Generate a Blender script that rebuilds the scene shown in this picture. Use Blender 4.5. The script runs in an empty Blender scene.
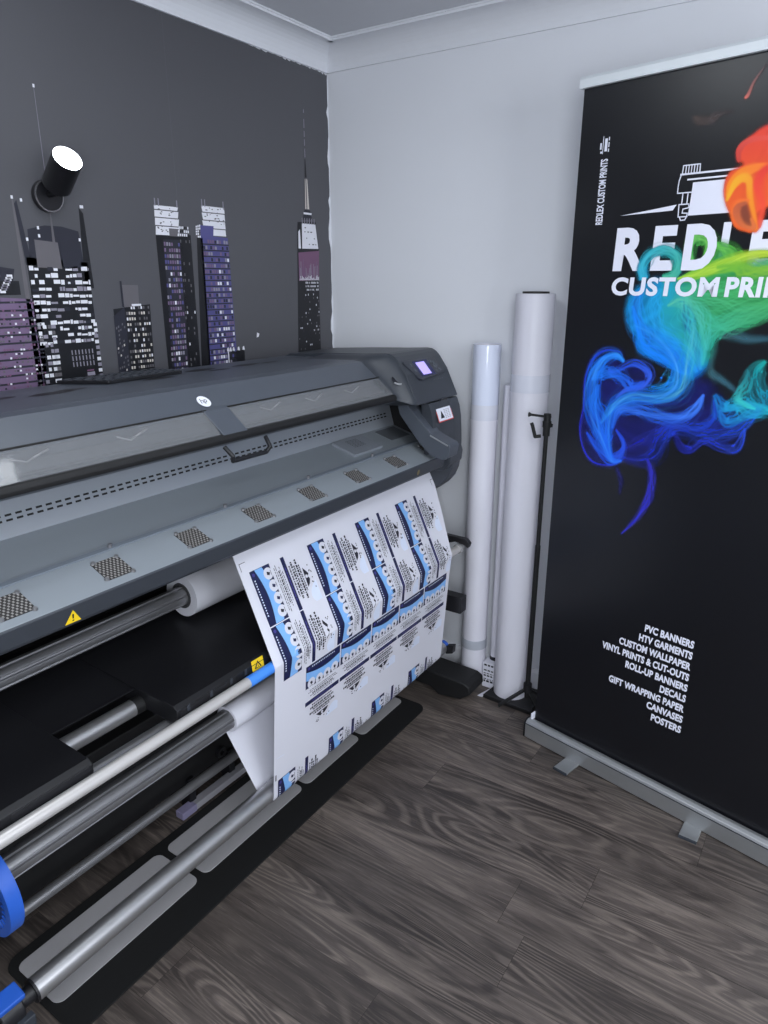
import bpy, bmesh, math, random
import numpy as np
from mathutils import Vector, Matrix
random.seed(7)
SC = bpy.context.scene
COL = SC.collection
PI = math.pi

# ------------------------------------------------------------------ helpers
def lin(c):
    return tuple((x/12.92 if x <= .04045 else ((x+.055)/1.055)**2.4) for x in [v/255. for v in c])

MATS = {}
def mat(name, rgb, rough=.5, metal=0., var=.06, scale=30., bump=0., bscale=200., emit=None, estr=1., alpha=1., spec=.5, coat=0.):
    if name in MATS: return MATS[name]
    m = bpy.data.materials.new(name); m.use_nodes = True
    nt = m.node_tree; N = nt.nodes; L = nt.links
    b = N['Principled BSDF']
    c = lin(rgb)
    tc = N.new('ShaderNodeTexCoord')
    no = N.new('ShaderNodeTexNoise'); no.inputs['Scale'].default_value = scale; no.inputs['Detail'].default_value = 4
    L.new(tc.outputs['Object'], no.inputs['Vector'])
    mx = N.new('ShaderNodeMix'); mx.data_type = 'RGBA'
    mx.inputs['A'].default_value = (*[v*(1-var) for v in c], 1); mx.inputs['B'].default_value = (*[min(1, v*(1+var)) for v in c], 1)
    L.new(no.outputs['Fac'], mx.inputs['Factor'])
    L.new(mx.outputs['Result'], b.inputs['Base Color'])
    b.inputs['Roughness'].default_value = rough; b.inputs['Metallic'].default_value = metal
    b.inputs['Specular IOR Level'].default_value = spec
    b.inputs['Coat Weight'].default_value = coat
    if bump:
        n2 = N.new('ShaderNodeTexNoise'); n2.inputs['Scale'].default_value = bscale
        L.new(tc.outputs['Object'], n2.inputs['Vector'])
        bp = N.new('ShaderNodeBump'); bp.inputs['Strength'].default_value = bump; bp.inputs['Distance'].default_value = .002
        L.new(n2.outputs['Fac'], bp.inputs['Height']); L.new(bp.outputs['Normal'], b.inputs['Normal'])
    if emit:
        b.inputs['Emission Color'].default_value = (*lin(emit), 1); b.inputs['Emission Strength'].default_value = estr
    if alpha < 1: b.inputs['Alpha'].default_value = alpha
    MATS[name] = m
    return m

ORG = {}
class MB:
    """collects geometry in world metres, one mesh per build()"""
    def __init__(s): s.v = []; s.f = []; s.mi = []; s.sm = []
    def add(s, verts, faces, mi=0, smooth=False):
        o = len(s.v); s.v += [tuple(p) for p in verts]
        for f in faces: s.f.append(tuple(i+o for i in f)); s.mi.append(mi); s.sm.append(smooth)
        return s
    def box(s, x0, x1, y0, y1, z0, z1, mi=0):
        v = [(x, y, z) for x in (x0, x1) for y in (y0, y1) for z in (z0, z1)]
        return s.add(v, [(0,1,3,2),(4,6,7,5),(0,4,5,1),(2,3,7,6),(0,2,6,4),(1,5,7,3)], mi)
    def obox(s, c, ax, ay, az, mi=0):
        c = Vector(c); ax = Vector(ax); ay = Vector(ay); az = Vector(az)
        v = [c+i*ax+j*ay+k*az for i in (-1,1) for j in (-1,1) for k in (-1,1)]
        return s.add(v, [(0,1,3,2),(4,6,7,5),(0,4,5,1),(2,3,7,6),(0,2,6,4),(1,5,7,3)], mi)
    def prism(s, prof, x0, x1, mi=0):
        """closed (y,z) profile extruded along X"""
        n = len(prof)
        v = [(x0, y, z) for y, z in prof]+[(x1, y, z) for y, z in prof]
        f = [(i, (i+1) % n, n+(i+1) % n, n+i) for i in range(n)]
        f += [tuple(range(n-1, -1, -1)), tuple(range(n, 2*n))]
        return s.add(v, f, mi)
    def loft(s, A, B, x0, x1, mi=0):
        n = len(A); K = 8; v = []
        for k in range(K+1):
            t = k/K; u = t*t*(3-2*t); v += [(x0+(x1-x0)*t, a[0]+(b[0]-a[0])*u, a[1]+(b[1]-a[1])*u) for a, b in zip(A, B)]
        s.add(v, [(k*n+i, k*n+(i+1) % n, (k+1)*n+(i+1) % n, (k+1)*n+i) for k in range(K) for i in range(n)], mi, True)
        return s.add(v[:n]+v[-n:], [tuple(range(n-1, -1, -1)), tuple(range(n, 2*n))], mi)
    def slab(s, prof, x0, x1, t, mi=0):
        """open (y,z) polyline extruded along X with thickness t inward (left normal)"""
        pts = [Vector(p) for p in prof]; off = []
        for i, p in enumerate(pts):
            a = pts[max(i-1, 0)]; b = pts[min(i+1, len(pts)-1)]
            d = (b-a).normalized(); off.append((p.x-d.y*t, p.y+d.x*t))
        return s.prism([tuple(p) for p in pts]+off[::-1], x0, x1, mi)
    def tube(s, p0, p1, r0, r1=None, seg=32, caps=True, mi=0, ri=None):
        r1 = r0 if r1 is None else r1
        p0 = Vector(p0); p1 = Vector(p1); d = (p1-p0).normalized()
        u = d.orthogonal().normalized(); w = d.cross(u)
        ring = lambda p, r: [p+r*(math.cos(2*PI*i/seg)*u+math.sin(2*PI*i/seg)*w) for i in range(seg)]
        if ri:
            v = ring(p0, r0)+ring(p1, r1)+ring(p0, ri)+ring(p1, ri); f = []
            for i in range(seg):
                j = (i+1) % seg
                f += [(i, j, seg+j, seg+i), (2*seg+j, 2*seg+i, 3*seg+i, 3*seg+j), (j, i, 2*seg+i, 2*seg+j), (seg+i, seg+j, 3*seg+j, 3*seg+i)]
            return s.add(v, f, mi, True)
        v = ring(p0, r0)+ring(p1, r1)
        s.add(v, [(i, (i+1) % seg, seg+(i+1) % seg, seg+i) for i in range(seg)], mi, True)
        if caps:
            s.add(ring(p0, r0), [tuple(range(seg-1, -1, -1))], mi); s.add(ring(p1, r1), [tuple(range(seg))], mi)
        return s
    def path(s, pts, r, seg=12, mi=0):
        for a, b in zip(pts[:-1], pts[1:]): s.tube(a, b, r, seg=seg, mi=mi)
        for p in pts[1:-1]: s.ball(p, r, mi)
        return s
    def ball(s, c, r, mi=0, nu=12, nv=8, sc=(1,1,1)):
        v = []; f = []
        for j in range(nv+1):
            for i in range(nu):
                a = 2*PI*i/nu; b = PI*j/nv
                v.append((c[0]+sc[0]*r*math.sin(b)*math.cos(a), c[1]+sc[1]*r*math.sin(b)*math.sin(a), c[2]+sc[2]*r*math.cos(b)))
        for j in range(nv):
            for i in range(nu): f.append((j*nu+i, (j+1)*nu+i, (j+1)*nu+(i+1) % nu, j*nu+(i+1) % nu))
        return s.add(v, f, mi, True)
    def poly(s, pts, mi=0): return s.add(pts, [tuple(range(len(pts)))], mi)
    def build(s, name, m, parent=None, bevel=0., seg=2, fix=True):
        me = bpy.data.meshes.new(name)
        o = Vector(ORG.get(parent.name if parent else None, (0,0,0)))
        me.from_pydata([Vector(p)-o for p in s.v], [], s.f)
        for mm in (m if isinstance(m, (list, tuple)) else [m]): me.materials.append(mm)
        for p, mi, sm in zip(me.polygons, s.mi, s.sm): p.material_index = mi; p.use_smooth = sm
        if fix:
            bm = bmesh.new(); bm.from_mesh(me); bmesh.ops.remove_doubles(bm, verts=bm.verts, dist=1e-6)
            bmesh.ops.recalc_face_normals(bm, faces=bm.faces); bm.to_mesh(me); bm.free()
        if any(s.sm) and hasattr(me, 'set_sharp_from_angle'): me.set_sharp_from_angle(angle=math.radians(38))
        me.validate(); me.update()
        ob = bpy.data.objects.new(name, me); COL.objects.link(ob)
        if parent: ob.parent = parent
        ORG[ob.name] = tuple(o)
        if bevel:
            md = ob.modifiers.new('bevel', 'BEVEL'); md.width = bevel; md.segments = seg; md.limit_method = 'ANGLE'; md.angle_limit = .6
            md.harden_normals = False
        return ob

def thing(name, loc, label, cat, group=None):
    o = bpy.data.objects.new(name, None); COL.objects.link(o); o.location = loc; o.empty_display_size = .05
    ORG[o.name] = tuple(loc); tag(o, label, cat, group); return o
def tag(o, label, cat, group=None):
    o['label'] = label; o['category'] = cat
    if group: o['group'] = group
    return o
def rebase(o, loc):
    """puts the origin of a one-mesh thing at its base"""
    v = Vector(loc); o.data.transform(Matrix.Translation(-v)); o.location = v; ORG[o.name] = tuple(loc); return o
def struct(o): o['kind'] = 'structure'; return o

_tc = {}
def text_polys(txt, bold=0., shear=0., space=1.):
    """2-D faces of a line of lettering, normalised to the unit box"""
    key = (txt, bold, shear, space)
    if key in _tc: return _tc[key]
    cu = bpy.data.curves.new('t', 'FONT'); cu.body = txt; cu.offset = bold; cu.shear = shear; cu.space_character = space
    cu.resolution_u = 4
    ob = bpy.data.objects.new('t', cu); COL.objects.link(ob)
    dg = bpy.context.evaluated_depsgraph_get(); dg.update()
    me = bpy.data.meshes.new_from_object(ob.evaluated_get(dg))
    V = [(v.co.x, v.co.y) for v in me.vertices]; F = [tuple(p.vertices) for p in me.polygons]
    bpy.data.objects.remove(ob); bpy.data.curves.remove(cu); bpy.data.meshes.remove(me)
    x0 = min(v[0] for v in V); x1 = max(v[0] for v in V); y0 = min(v[1] for v in V); y1 = max(v[1] for v in V)
    V = [((x-x0)/(x1-x0), (y-y0)/(y1-y0)) for x, y in V]
    _tc[key] = (V, F); return V, F
def lettering(mb, txt, fn, mi=0, **k):
    V, F = text_polys(txt, **k); mb.add([fn(u, v) for u, v in V], F, mi)

# ------------------------------------------------------------------ materials
M = {}
M['wall'] = mat('white_wall_paint', (222, 224, 230), .75, var=.015, scale=3, bump=.05, bscale=120)
M['cove'] = mat('white_coving_paint', (222, 224, 230), .6, var=.015)
M['ceil'] = mat('white_ceiling_paint', (206, 208, 214), .9, var=.02, bump=.05, bscale=150)
M['skirt'] = mat('white_gloss_paint', (225, 226, 232), .35, var=.01)
M['mural'] = mat('dark_mural_paper', (80, 80, 85), .42, var=.05, scale=2.5, bump=.02, bscale=60)
M['char'] = mat('charcoal_plastic', (72, 77, 86), .42, var=.03, bump=.03, bscale=900)
M['char2'] = mat('dark_charcoal_plastic', (52, 56, 63), .45, var=.03, bump=.03, bscale=900)
M['black'] = mat('black_plastic', (24, 24, 28), .45, var=.05, bump=.02, bscale=700)
M['matblack'] = mat('matt_black_plastic', (13, 13, 15), .62, var=.06)
M['deep'] = mat('black_void', (6, 6, 8), .8)
M['silver'] = mat('silver_grey_painted_steel', (140, 147, 154), .36, .2, var=.02, scale=6)
M['perf'] = mat('perforated_grey_steel', (134, 139, 147), .42, .1, var=.02)
M['grille'] = mat('vent_mesh', (146, 143, 141), .5, .1)
M['alu'] = mat('brushed_aluminium', (186, 186, 188), .33, .85, var=.05, scale=60)
M['aludark'] = mat('grooved_aluminium', (138, 138, 141), .36, .7, var=.05, scale=60)
M['satin'] = mat('satin_coated_tube', (196, 193, 192), .35, .35, var=.03)
M['blue'] = mat('blue_plastic', (40, 92, 190), .4, var=.05)
M['tapeblue'] = mat('light_blue_band', (70, 140, 235), .45)
M['paper'] = mat('white_paper', (216, 216, 226), .6, var=.012, scale=8)
M['paper2'] = mat('white_vinyl_roll', (219, 218, 228), .42, var=.012, scale=8)
M['rollgrey'] = mat('blank_media_roll', (200, 200, 208), .5, var=.02)
M['yellow'] = mat('yellow_warning_label', (235, 200, 30), .5)
M['white'] = mat('white_print', (226, 228, 240), .5, var=.01)
M['red'] = mat('red_print', (190, 50, 45), .5)
M['ink'] = mat('dark_print', (22, 22, 30), .5)

# ------------------------------------------------------------------ the room
XB, YB, ZC = -3.45, -3.55, 2.435
def floor_material():
    m = bpy.data.materials.new('dark_oak_laminate'); m.use_nodes = True
    nt = m.node_tree; N = nt.nodes; L = nt.links; b = N['Principled BSDF']
    tc = N.new('ShaderNodeTexCoord'); at = N.new('ShaderNodeAttribute'); at.attribute_name = 'plank'
    sp = N.new('ShaderNodeSeparateColor'); L.new(at.outputs['Color'], sp.inputs['Color'])
    cb = N.new('ShaderNodeCombineXYZ')
    mu = N.new('ShaderNodeMath'); mu.operation = 'MULTIPLY'; mu.inputs[1].default_value = 37.
    L.new(sp.outputs['Red'], mu.inputs[0]); L.new(mu.outputs[0], cb.inputs['Z'])
    mu2 = N.new('ShaderNodeMath'); mu2.operation = 'MULTIPLY'; mu2.inputs[1].default_value = 11.
    L.new(sp.outputs['Green'], mu2.inputs[0]); L.new(mu2.outputs[0], cb.inputs['Y'])
    ad = N.new('ShaderNodeVectorMath'); ad.operation = 'ADD'
    L.new(tc.outputs['Object'], ad.inputs[0]); L.new(cb.outputs[0], ad.inputs[1])
    def noise(sx, sy, scale, detail=6, dist=0., rough=.6):
        mp = N.new('ShaderNodeMapping'); mp.inputs['Scale'].default_value = (sx, sy, 1)
        L.new(ad.outputs[0], mp.inputs['Vector'])
        n = N.new('ShaderNodeTexNoise'); n.inputs['Scale'].default_value = scale; n.inputs['Detail'].default_value = detail
        n.inputs['Distortion'].default_value = dist; n.inputs['Roughness'].default_value = rough
        L.new(mp.outputs[0], n.inputs['Vector']); return n
    broad = noise(1, .16, 9, 3, .6); grain = noise(1, .06, 120, 8, 1.6, .7); fine = noise(1, .03, 330, 4, .3)
    knot = noise(1, .5, 7.5, 3, .6)
    cath = noise(1, .11, 5.5, 2, .35, .45); msk = noise(1, .3, 6, 2)
    mm_ = N.new('ShaderNodeMath'); mm_.operation = 'MULTIPLY'; mm_.inputs[1].default_value = 210.; L.new(cath.outputs['Fac'], mm_.inputs[0])
    sn_ = N.new('ShaderNodeMath'); sn_.operation = 'SINE'; L.new(mm_.outputs[0], sn_.inputs[0])
    def mix(f, a, c):
        x = N.new('ShaderNodeMix'); x.data_type = 'RGBA'
        for k, q in (('A', a), ('B', c)):
            if isinstance(q, tuple): x.inputs[k].default_value = (*q, 1)
            else: L.new(q, x.inputs[k])
        if isinstance(f, float): x.inputs['Factor'].default_value = f
        else: L.new(f, x.inputs['Factor'])
        return x
    def ramp(src, p0, p1, v0=0., v1=1.):
        r = N.new('ShaderNodeMapRange'); r.inputs['From Min'].default_value = p0; r.inputs['From Max'].default_value = p1
        r.inputs['To Min'].default_value = v0; r.inputs['To Max'].default_value = v1
        L.new(src, r.inputs['Value']); return r.outputs[0]
    DK, MD, LT = lin((54, 48, 46)), lin((97, 88, 83)), lin((156, 143, 133))
    c1 = mix(ramp(broad.outputs['Fac'], .38, .64), DK, MD)
    mk_ = N.new('ShaderNodeMath'); mk_.operation = 'MULTIPLY'; L.new(ramp(sn_.outputs[0], -.2, 1., 0, .30), mk_.inputs[0]); L.new(ramp(msk.outputs['Fac'], .38, .62, .15, 1.), mk_.inputs[1])
    c2 = mix(mk_.outputs[0], c1.outputs['Result'], LT)
    c3 = mix(ramp(grain.outputs['Fac'], .48, .74, 0, .7), c2.outputs['Result'], DK)
    c4 = mix(ramp(fine.outputs['Fac'], .55, .75, 0, .38), c3.outputs['Result'], LT)
    c5 = mix(ramp(knot.outputs['Fac'], .63, .74, 0, .8), c4.outputs['Result'], lin((38, 33, 33)))
    br = N.new('ShaderNodeHueSaturation'); L.new(c5.outputs['Result'], br.inputs['Color'])
    L.new(ramp(sp.outputs['Blue'], 0, 1, .78, 1.2), br.inputs['Value'])
    L.new(br.outputs['Color'], b.inputs['Base Color'])
    b.inputs['Roughness'].default_value = .5
    L.new(ramp(grain.outputs['Fac'], .3, .8, .42, .62), b.inputs['Roughness'])
    bp = N.new('ShaderNodeBump'); bp.inputs['Strength'].default_value = .25; bp.inputs['Distance'].default_value = .001
    L.new(grain.outputs['Fac'], bp.inputs['Height']); L.new(bp.outputs['Normal'], b.inputs['Normal'])
    return m

fl = MB(); cols = []
PW, PL = .163, 1.21
edge = 0.; ends = {2: -1.17, 3: -1.75, 4: -.927, 5: -1.52, 7: -1.427, 9: -1.2}
fl.box(XB-.1, .1, YB-.1, .1, -.06, -.0012, 1); cols += [(0,0,0)]*6
x1 = .1; k = 0
bounds = [.1]+[-.114-PW*i for i in range(25)]
for r, (xa, xb) in enumerate(zip(bounds[:-1], bounds[1:])):
    if xa < XB-.1: break
    e0 = ends.get(r, -random.uniform(0, PL))
    y = e0+PL*math.ceil((.1-e0)/PL)
    while y > YB-.1:
        a, b = min(y, .1), max(y-PL, YB-.1)
        g = .0004
        fl.add([(xa-g, a-g, 0), (xb+g, a-g, 0), (xb+g, b+g, 0), (xa-g, b+g, 0)], [(0,1,2,3)], 0); cols.append((random.random(), random.random(), random.random()))
        y -= PL
fo = fl.build('floor', [floor_material(), mat('plank_joint', (42, 38, 37), .8)], fix=False); struct(fo)
ca = fo.data.color_attributes.new('plank', 'FLOAT_COLOR', 'CORNER')
for p, c in zip(fo.data.polygons, cols):
    for li in p.loop_indices: ca.data[li].color = (*c, 1)

struct(MB().box(XB-.1, .1, YB-.1, .1, ZC, ZC+.08).build('ceiling', M['ceil']))
wall_left = struct(MB().box(XB-.1, .1, 0, .1, -.0, ZC).build('wall_left', M['mural']))
wall_right = struct(MB().box(0, .1, YB-.1, 0, -.0, ZC).build('wall_right', M['wall']))
struct(MB().box(XB-.1, XB, YB-.1, 0, -.0, ZC).build('wall_back', M['wall']))
struct(MB().box(XB, 0, YB-.1, YB, -.0, ZC).build('wall_front', M['wall']))
def cove_prof(sgn=1):
    p = [(0, 2.352), (.008, 2.352)]
    for i in range(9):
        a = i/8*PI/2
        p.append((.008+.075*(1-math.cos(a))+.012*0, 2.356+.067*math.sin(a)))
    return p+[(.1, 2.423), (.1, ZC), (0, ZC)]
cp = cove_prof()
c = MB(); n = len(cp)
c.prism([(-d, z) for d, z in cp], XB, 0); struct(c.build('trim_1', M['cove']))
c = MB(); c.add([(-d, y, z) for y in (YB, 0) for d, z in cp], [(i, (i+1) % n, n+(i+1) % n, n+i) for i in range(n)]+[tuple(range(n)), tuple(range(2*n-1, n-1, -1))]); struct(c.build('trim_2', M['cove']))
# the rough paint bead where coving meets ceiling
tr = MB()
for axis in (0, 1):
    t = 0.
    while t < 3.3:
        w = random.uniform(.02, .06); r = random.uniform(.003, .0055)
        p = (lambda q: (-q-.1, -.101, ZC-.001)) if axis == 0 else (lambda q: (-.101, -q-.1, ZC-.001))
        tr.tube(p(t), p(t+w+.004), r, random.uniform(.003, .0055), seg=6); t += w
struct(tr.build('trim_3', M['cove']))
sk = [(0, 0), (0, .1), (-.006, .1), (-.012, .092), (-.014, .085), (-.014, 0)]
c = MB(); n = len(sk)
c.add([(x, y, z) for y in (YB, 0) for x, z in sk], [(i, (i+1) % n, n+(i+1) % n, n+i) for i in range(n)]+[tuple(range(n)), tuple(range(2*n-1, n-1, -1))]); struct(c.build('baseboard_right', M['skirt']))
struct(MB().prism(sk, XB, -.014).build('baseboard_left', M['skirt']))

# ---- the skyline printed on the wallpaper
WP = [mat('paper_black', (17, 18, 24), .45), mat('paper_white', (222, 222, 230), .45), mat('paper_purple', (112, 92, 122), .45),
      mat('paper_blue', (80, 78, 132), .45), mat('paper_grey', (98, 95, 100), .45), mat('paper_slate', (38, 39, 50), .45),
      mat('paper_mid', (140, 136, 150), .45), mat('paper_plum', (112, 78, 106), .45), mat('paper_cream', (205, 198, 190), .45)]
K, W_, PU, BL, GR, SL, MI, PM, CR = range(9)
sky = MB()
def q(pts, mi, lay=1): sky.poly([(x, -.0004*lay, z) for x, z in pts], mi)
def rect(x0, x1, z0, z1, mi, lay=2): q([(x0, z0), (x1, z0), (x1, z1), (x0, z1)], mi, lay)
def lerp(a, b, t): return a+(b-a)*t
def facade(BLc, BRc, TRc, TLc, rows, cols, pick, gx=.25, gz=.35, lay=3):
    for r in range(rows):
        for c_ in range(cols):
            mi = pick(r, c_)
            if mi is None: continue
            def P(u, v):
                xl = lerp(BLc[0], TLc[0], v); xr = lerp(BRc[0], TRc[0], v); zl = lerp(BLc[1], TLc[1], v); zr = lerp(BRc[1], TRc[1], v)
                return (lerp(xl, xr, u), lerp(zl, zr, u))
            j = random.uniform(-.1, .1)
            u0 = (c_+gx/2)/cols; u1 = (c_+1-gx/2)/cols; v0 = (r+gz/2)/rows; v1 = (r+1-gz/2+j*gz)/rows
            q([P(u0, v0), P(u1, v0), P(u1, v1), P(u0, v1)], mi, lay)
ch = lambda *w: random.choices([x for x, _ in w], [y for _, y in w])[0]
Z0 = 1.22
# purple slab at the far left
q([(-1.62, Z0), (-1.312, Z0), (-1.294, 1.552), (-1.60, 1.572)], PU)
facade((-1.62, Z0), (-1.314, Z0), (-1.296, 1.548), (-1.60, 1.566), 30, 40, lambda r, c: ch((None, 60), (GR, 12), (PM, 16), (W_, 8), (SL, 8)), .3, .55)
for r in range(15): rect(-1.6, -1.302, 1.25+r*.021, 1.255+r*.021, SL, 2)
rect(-1.425, -1.345, 1.565, 1.60, K); q([(-1.40, 1.6), (-1.36, 1.6), (-1.352, 1.63), (-1.39, 1.635)], SL)
for i in range(7): rect(-1.40+i*.004, -1.385+i*.004, 1.57+.006*i, 1.58+.006*i, random.choice((W_, MI)), 3)
# the bright tower below the lamp
q([(-1.318, Z0), (-1.126, Z0), (-1.134, 1.65), (-1.315, 1.66)], K)
q([(-1.336, 1.30), (-1.318, 1.30), (-1.322, 1.65), (-1.327, 1.80), (-1.331, 1.80)], GR)
q([(-1.318, 1.64), (-1.30, 1.64), (-1.318, 1.80), (-1.326, 1.79)], SL)
q([(-1.150, 1.58), (-1.122, 1.58), (-1.128, 1.78), (-1.140, 1.795)], K)
q([(-1.306, 1.64), (-1.146, 1.64), (-1.15, 1.732), (-1.20, 1.742), (-1.25, 1.742), (-1.30, 1.73)], SL)
q([(-1.287, 1.635), (-1.215, 1.632), (-1.218, 1.70), (-1.285, 1.705)], GR, 2); q([(-1.21, 1.632), (-1.155, 1.635), (-1.158, 1.70), (-1.212, 1.70)], SL, 3)
for x, z in [(-1.306, 1.80), (-1.134, 1.797), (-1.129, 1.797), (-1.27, 1.735), (-1.27, 1.715), (-1.305, 1.705), (-1.15, 1.71), (-1.33, 1.805)]: rect(x-.003, x+.003, z-.004, z+.004, W_, 4)
for r in range(12):
    z = 1.43+r*.0178
    x = -1.312
    while x < -1.135:
        w = random.uniform(.006, .022)
        mi = ch((W_, 55), (MI, 15), (None, 25), (SL, 10))
        if -1.287 < x < -1.280: mi = None
        if mi is not None: rect(x, min(x+w, -1.133), z+random.uniform(0, .003), z+random.uniform(.007, .013), mi, 3)
        x += w+.002
q([(-1.262, Z0), (-1.150, Z0), (-1.150, 1.415), (-1.255, 1.42)], K, 2)
for i in range(7):
    for k2 in range(3): rect(-1.222+i*.011, -1.2185+i*.011, 1.398-k2*.017, 1.411-k2*.017, MI, 4)
for r in range(14):
    z = 1.26+r*.0165
    if random.random() < .9: rect(-1.142+random.uniform(0, .002), -1.129, z, z+.010, ch((W_, 5), (MI, 3)), 4)
    for x in (-1.312, -1.298, -1.283, -1.273):
        if random.random() < .6: rect(x, x+random.uniform(.008, .014), z, z+.010, ch((W_, 5), (MI, 3), (GR, 2)), 4)
rect(-1.18, -1.155, 1.335, 1.345, MI, 4); rect(-1.18, -1.157, 1.348, 1.352, PM, 4)
# the tall antenna above it
q([(-1.2295, 1.735), (-1.2275, 1.735), (-1.2262, 2.075), (-1.2272, 2.075)], MI, 4)
q([(-1.234, 1.70), (-1.226, 1.70), (-1.2275, 1.79), (-1.2300, 1.79)], GR, 5)
rect(-1.2295, -1.224, 2.072, 2.08, W_, 5)
# little stepped block
q([(-1.07, Z0), (-.94, Z0), (-.931, 1.531), (-1.066, 1.52)], K)
q([(-1.031, 1.525), (-.972, 1.525), (-.969, 1.588), (-1.031, 1.589)], GR, 2); rect(-1.034, -1.027, 1.525, 1.60, SL, 3)
q([(-1.075, Z0), (-1.03, Z0), (-1.026, 1.525), (-1.068, 1.50)], SL, 2)
facade((-1.028, Z0), (-.942, Z0), (-.934, 1.53), (-1.024, 1.53), 19, 10, lambda r, c: ch((CR, 30), (GR, 25), (W_, 12), (None, 22)), .35, .5)
facade((-1.073, Z0), (-1.032, Z0), (-1.030, 1.5), (-1.066, 1.48), 22, 5, lambda r, c: ch((None, 70), (GR, 20), (CR, 8)), .4, .5)
rect(-1.0, -.965, 1.527, 1.533, W_, 4)
# the twin towers with lit crowns
def twin(xl, xr, top, lit, lits, skew):
    q([(xl+.01, Z0), (xl+.045, Z0), (xl+.03, top-.08), (xl, top-.08)], K, 1)
    q([(xl+.03, Z0), (xr, Z0), (xr, top-.09), (xl+.022, top-.08)], SL, 1)
# left twin
q([(-.882, Z0), (-.745, Z0), (-.742, 1.742), (-.883, 1.735)], K)
q([(-.857, Z0), (-.80, Z0), (-.789, 1.725), (-.857, 1.725)], SL, 2)
facade((-.872, Z0), (-.803, Z0), (-.790, 1.72), (-.856, 1.72), 28, 7, lambda r, c: ch((PU, 30), (MI, 24), (BL, 18), (SL, 16), (W_, 10 if r < 9 else 3)), .28, .4)
facade((-.80, Z0), (-.748, Z0), (-.746, 1.73), (-.79, 1.73), 30, 6, lambda r, c: ch((None, 88), (GR, 9), (W_, 3)), .4, .5)
for k2, (z0, z1) in enumerate(((1.737, 1.762), (1.765, 1.786), (1.789, 1.808), (1.811, 1.822))):
    q([(-.883+.001*k2, z0), (-.79, z0), (-.786, z1), (-.880, z1)], W_, 3)
for i in range(26): x = random.uniform(-.875, -.80); z = random.uniform(1.745, 1.815); rect(x, x+random.uniform(.003, .008), z, z+.003, GR, 4)
rect(-.83, -.79, 1.735, 1.758, GR, 4); facade((-.80, 1.735), (-.748, 1.735), (-.750, 1.768), (-.79, 1.768), 3, 6, lambda r, c: ch((W_, 60), (K, 40)), .3, .3, 5)
for x in (-.876, -.862, -.79): rect(x-.002, x+.002, 1.82, 1.842, MI, 4)
# right twin
q([(-.745, Z0), (-.70, Z0), (-.69, 1.76), (-.716, 1.745)], K)
q([(-.705, Z0), (-.566, Z0), (-.577, 1.74), (-.70, 1.745)], BL)
facade((-.694, Z0), (-.569, Z0), (-.579, 1.735), (-.694, 1.735), 27, 11, lambda r, c: ch((BL, 30), (SL, 22), (PU, 28), (MI, 14), (W_, 14 if r < 12 else 4)), .25, .45)
for r in range(26): rect(-.70, -.575, 1.235+r*.0192, 1.239+r*.0192, SL, 4)
for k2, (z0, z1) in enumerate(((1.745, 1.765), (1.768, 1.79), (1.793, 1.814), (1.817, 1.835))):
    q([(-.684, z0), (-.585, z0), (-.586, z1), (-.688, z1)], W_, 3)
q([(-.70, 1.735), (-.645, 1.735), (-.64, 1.775), (-.70, 1.775)], BL, 4); facade((-.722, 1.735), (-.70, 1.735), (-.698, 1.778), (-.72, 1.772), 5, 3, lambda r, c: ch((W_, 6), (GR, 3)), .25, .25, 5)
for i in range(26): x = random.uniform(-.682, -.59); z = random.uniform(1.78, 1.83); rect(x, x+random.uniform(.003, .008), z, z+.003, GR, 4)
for x in (-.685, -.672, -.59): rect(x-.002, x+.002, 1.832, 1.855, MI, 4)
# low dark block with lamps, one stray light
rect(-.61, -.53, Z0, 1.36, K, 2)
for x in (-.612, -.60, -.585, -.56, -.535): q([(x-.006, 1.362), (x+.006, 1.36), (x+.003, 1.375), (x-.004, 1.372)], W_, 5)
rect(-.614, -.609, 1.31, 1.36, W_, 5); q([(-.463, 1.40), (-.452, 1.402), (-.447, 1.413), (-.46, 1.418)], W_, 3)
# the slim tower with a lit mast in the corner
q([(-.232, Z0), (-.083, Z0), (-.084, 1.60), (-.079, 1.72), (-.095, 1.822), (-.205, 1.815), (-.212, 1.70)], K)
q([(-.208, 1.60), (-.084, 1.604), (-.079, 1.715), (-.206, 1.705)], PM, 2)
for i in range(24):
    x = -.205+i*.0051; z = 1.605+random.uniform(0, .01); rect(x, x+.0025, z, z+random.uniform(.02, .075), ch((MI, 4), (PU, 5), (PM, 5)), 3)
    rect(x, x+.003, 1.603, 1.603+random.uniform(.004, .02), W_, 4)
q([(-.205, 1.72), (-.19, 1.72), (-.193, 1.79), (-.203, 1.78)], W_, 3); q([(-.183, 1.72), (-.083, 1.722), (-.098, 1.812), (-.18, 1.812)], W_, 3)
for i in range(14): x = random.uniform(-.175, -.10); z = random.choice((1.735, 1.757, 1.78, 1.795)); rect(x, x+.006, z, z+.004, GR, 4)
for i in range(6): rect(-.18+i*.0145, -.176+i*.0145, 1.81, 1.832, MI, 4)
q([(-.175, 1.825), (-.115, 1.828), (-.128, 1.862), (-.16, 1.862)], SL, 2); rect(-.168, -.12, 1.845, 1.852, W_, 4)
q([(-.160, 1.862), (-.128, 1.862), (-.139, 1.975), (-.154, 1.975)], GR, 3); q([(-.157, 1.865), (-.150, 1.865), (-.151, 1.97), (-.154, 1.97)], CR, 4); q([(-.144, 1.865), (-.134, 1.865), (-.140, 1.97), (-.145, 1.97)], CR, 4)
q([(-.153, 1.975), (-.142, 1.975), (-.147, 2.04), (-.150, 2.04)], K, 3)
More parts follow.
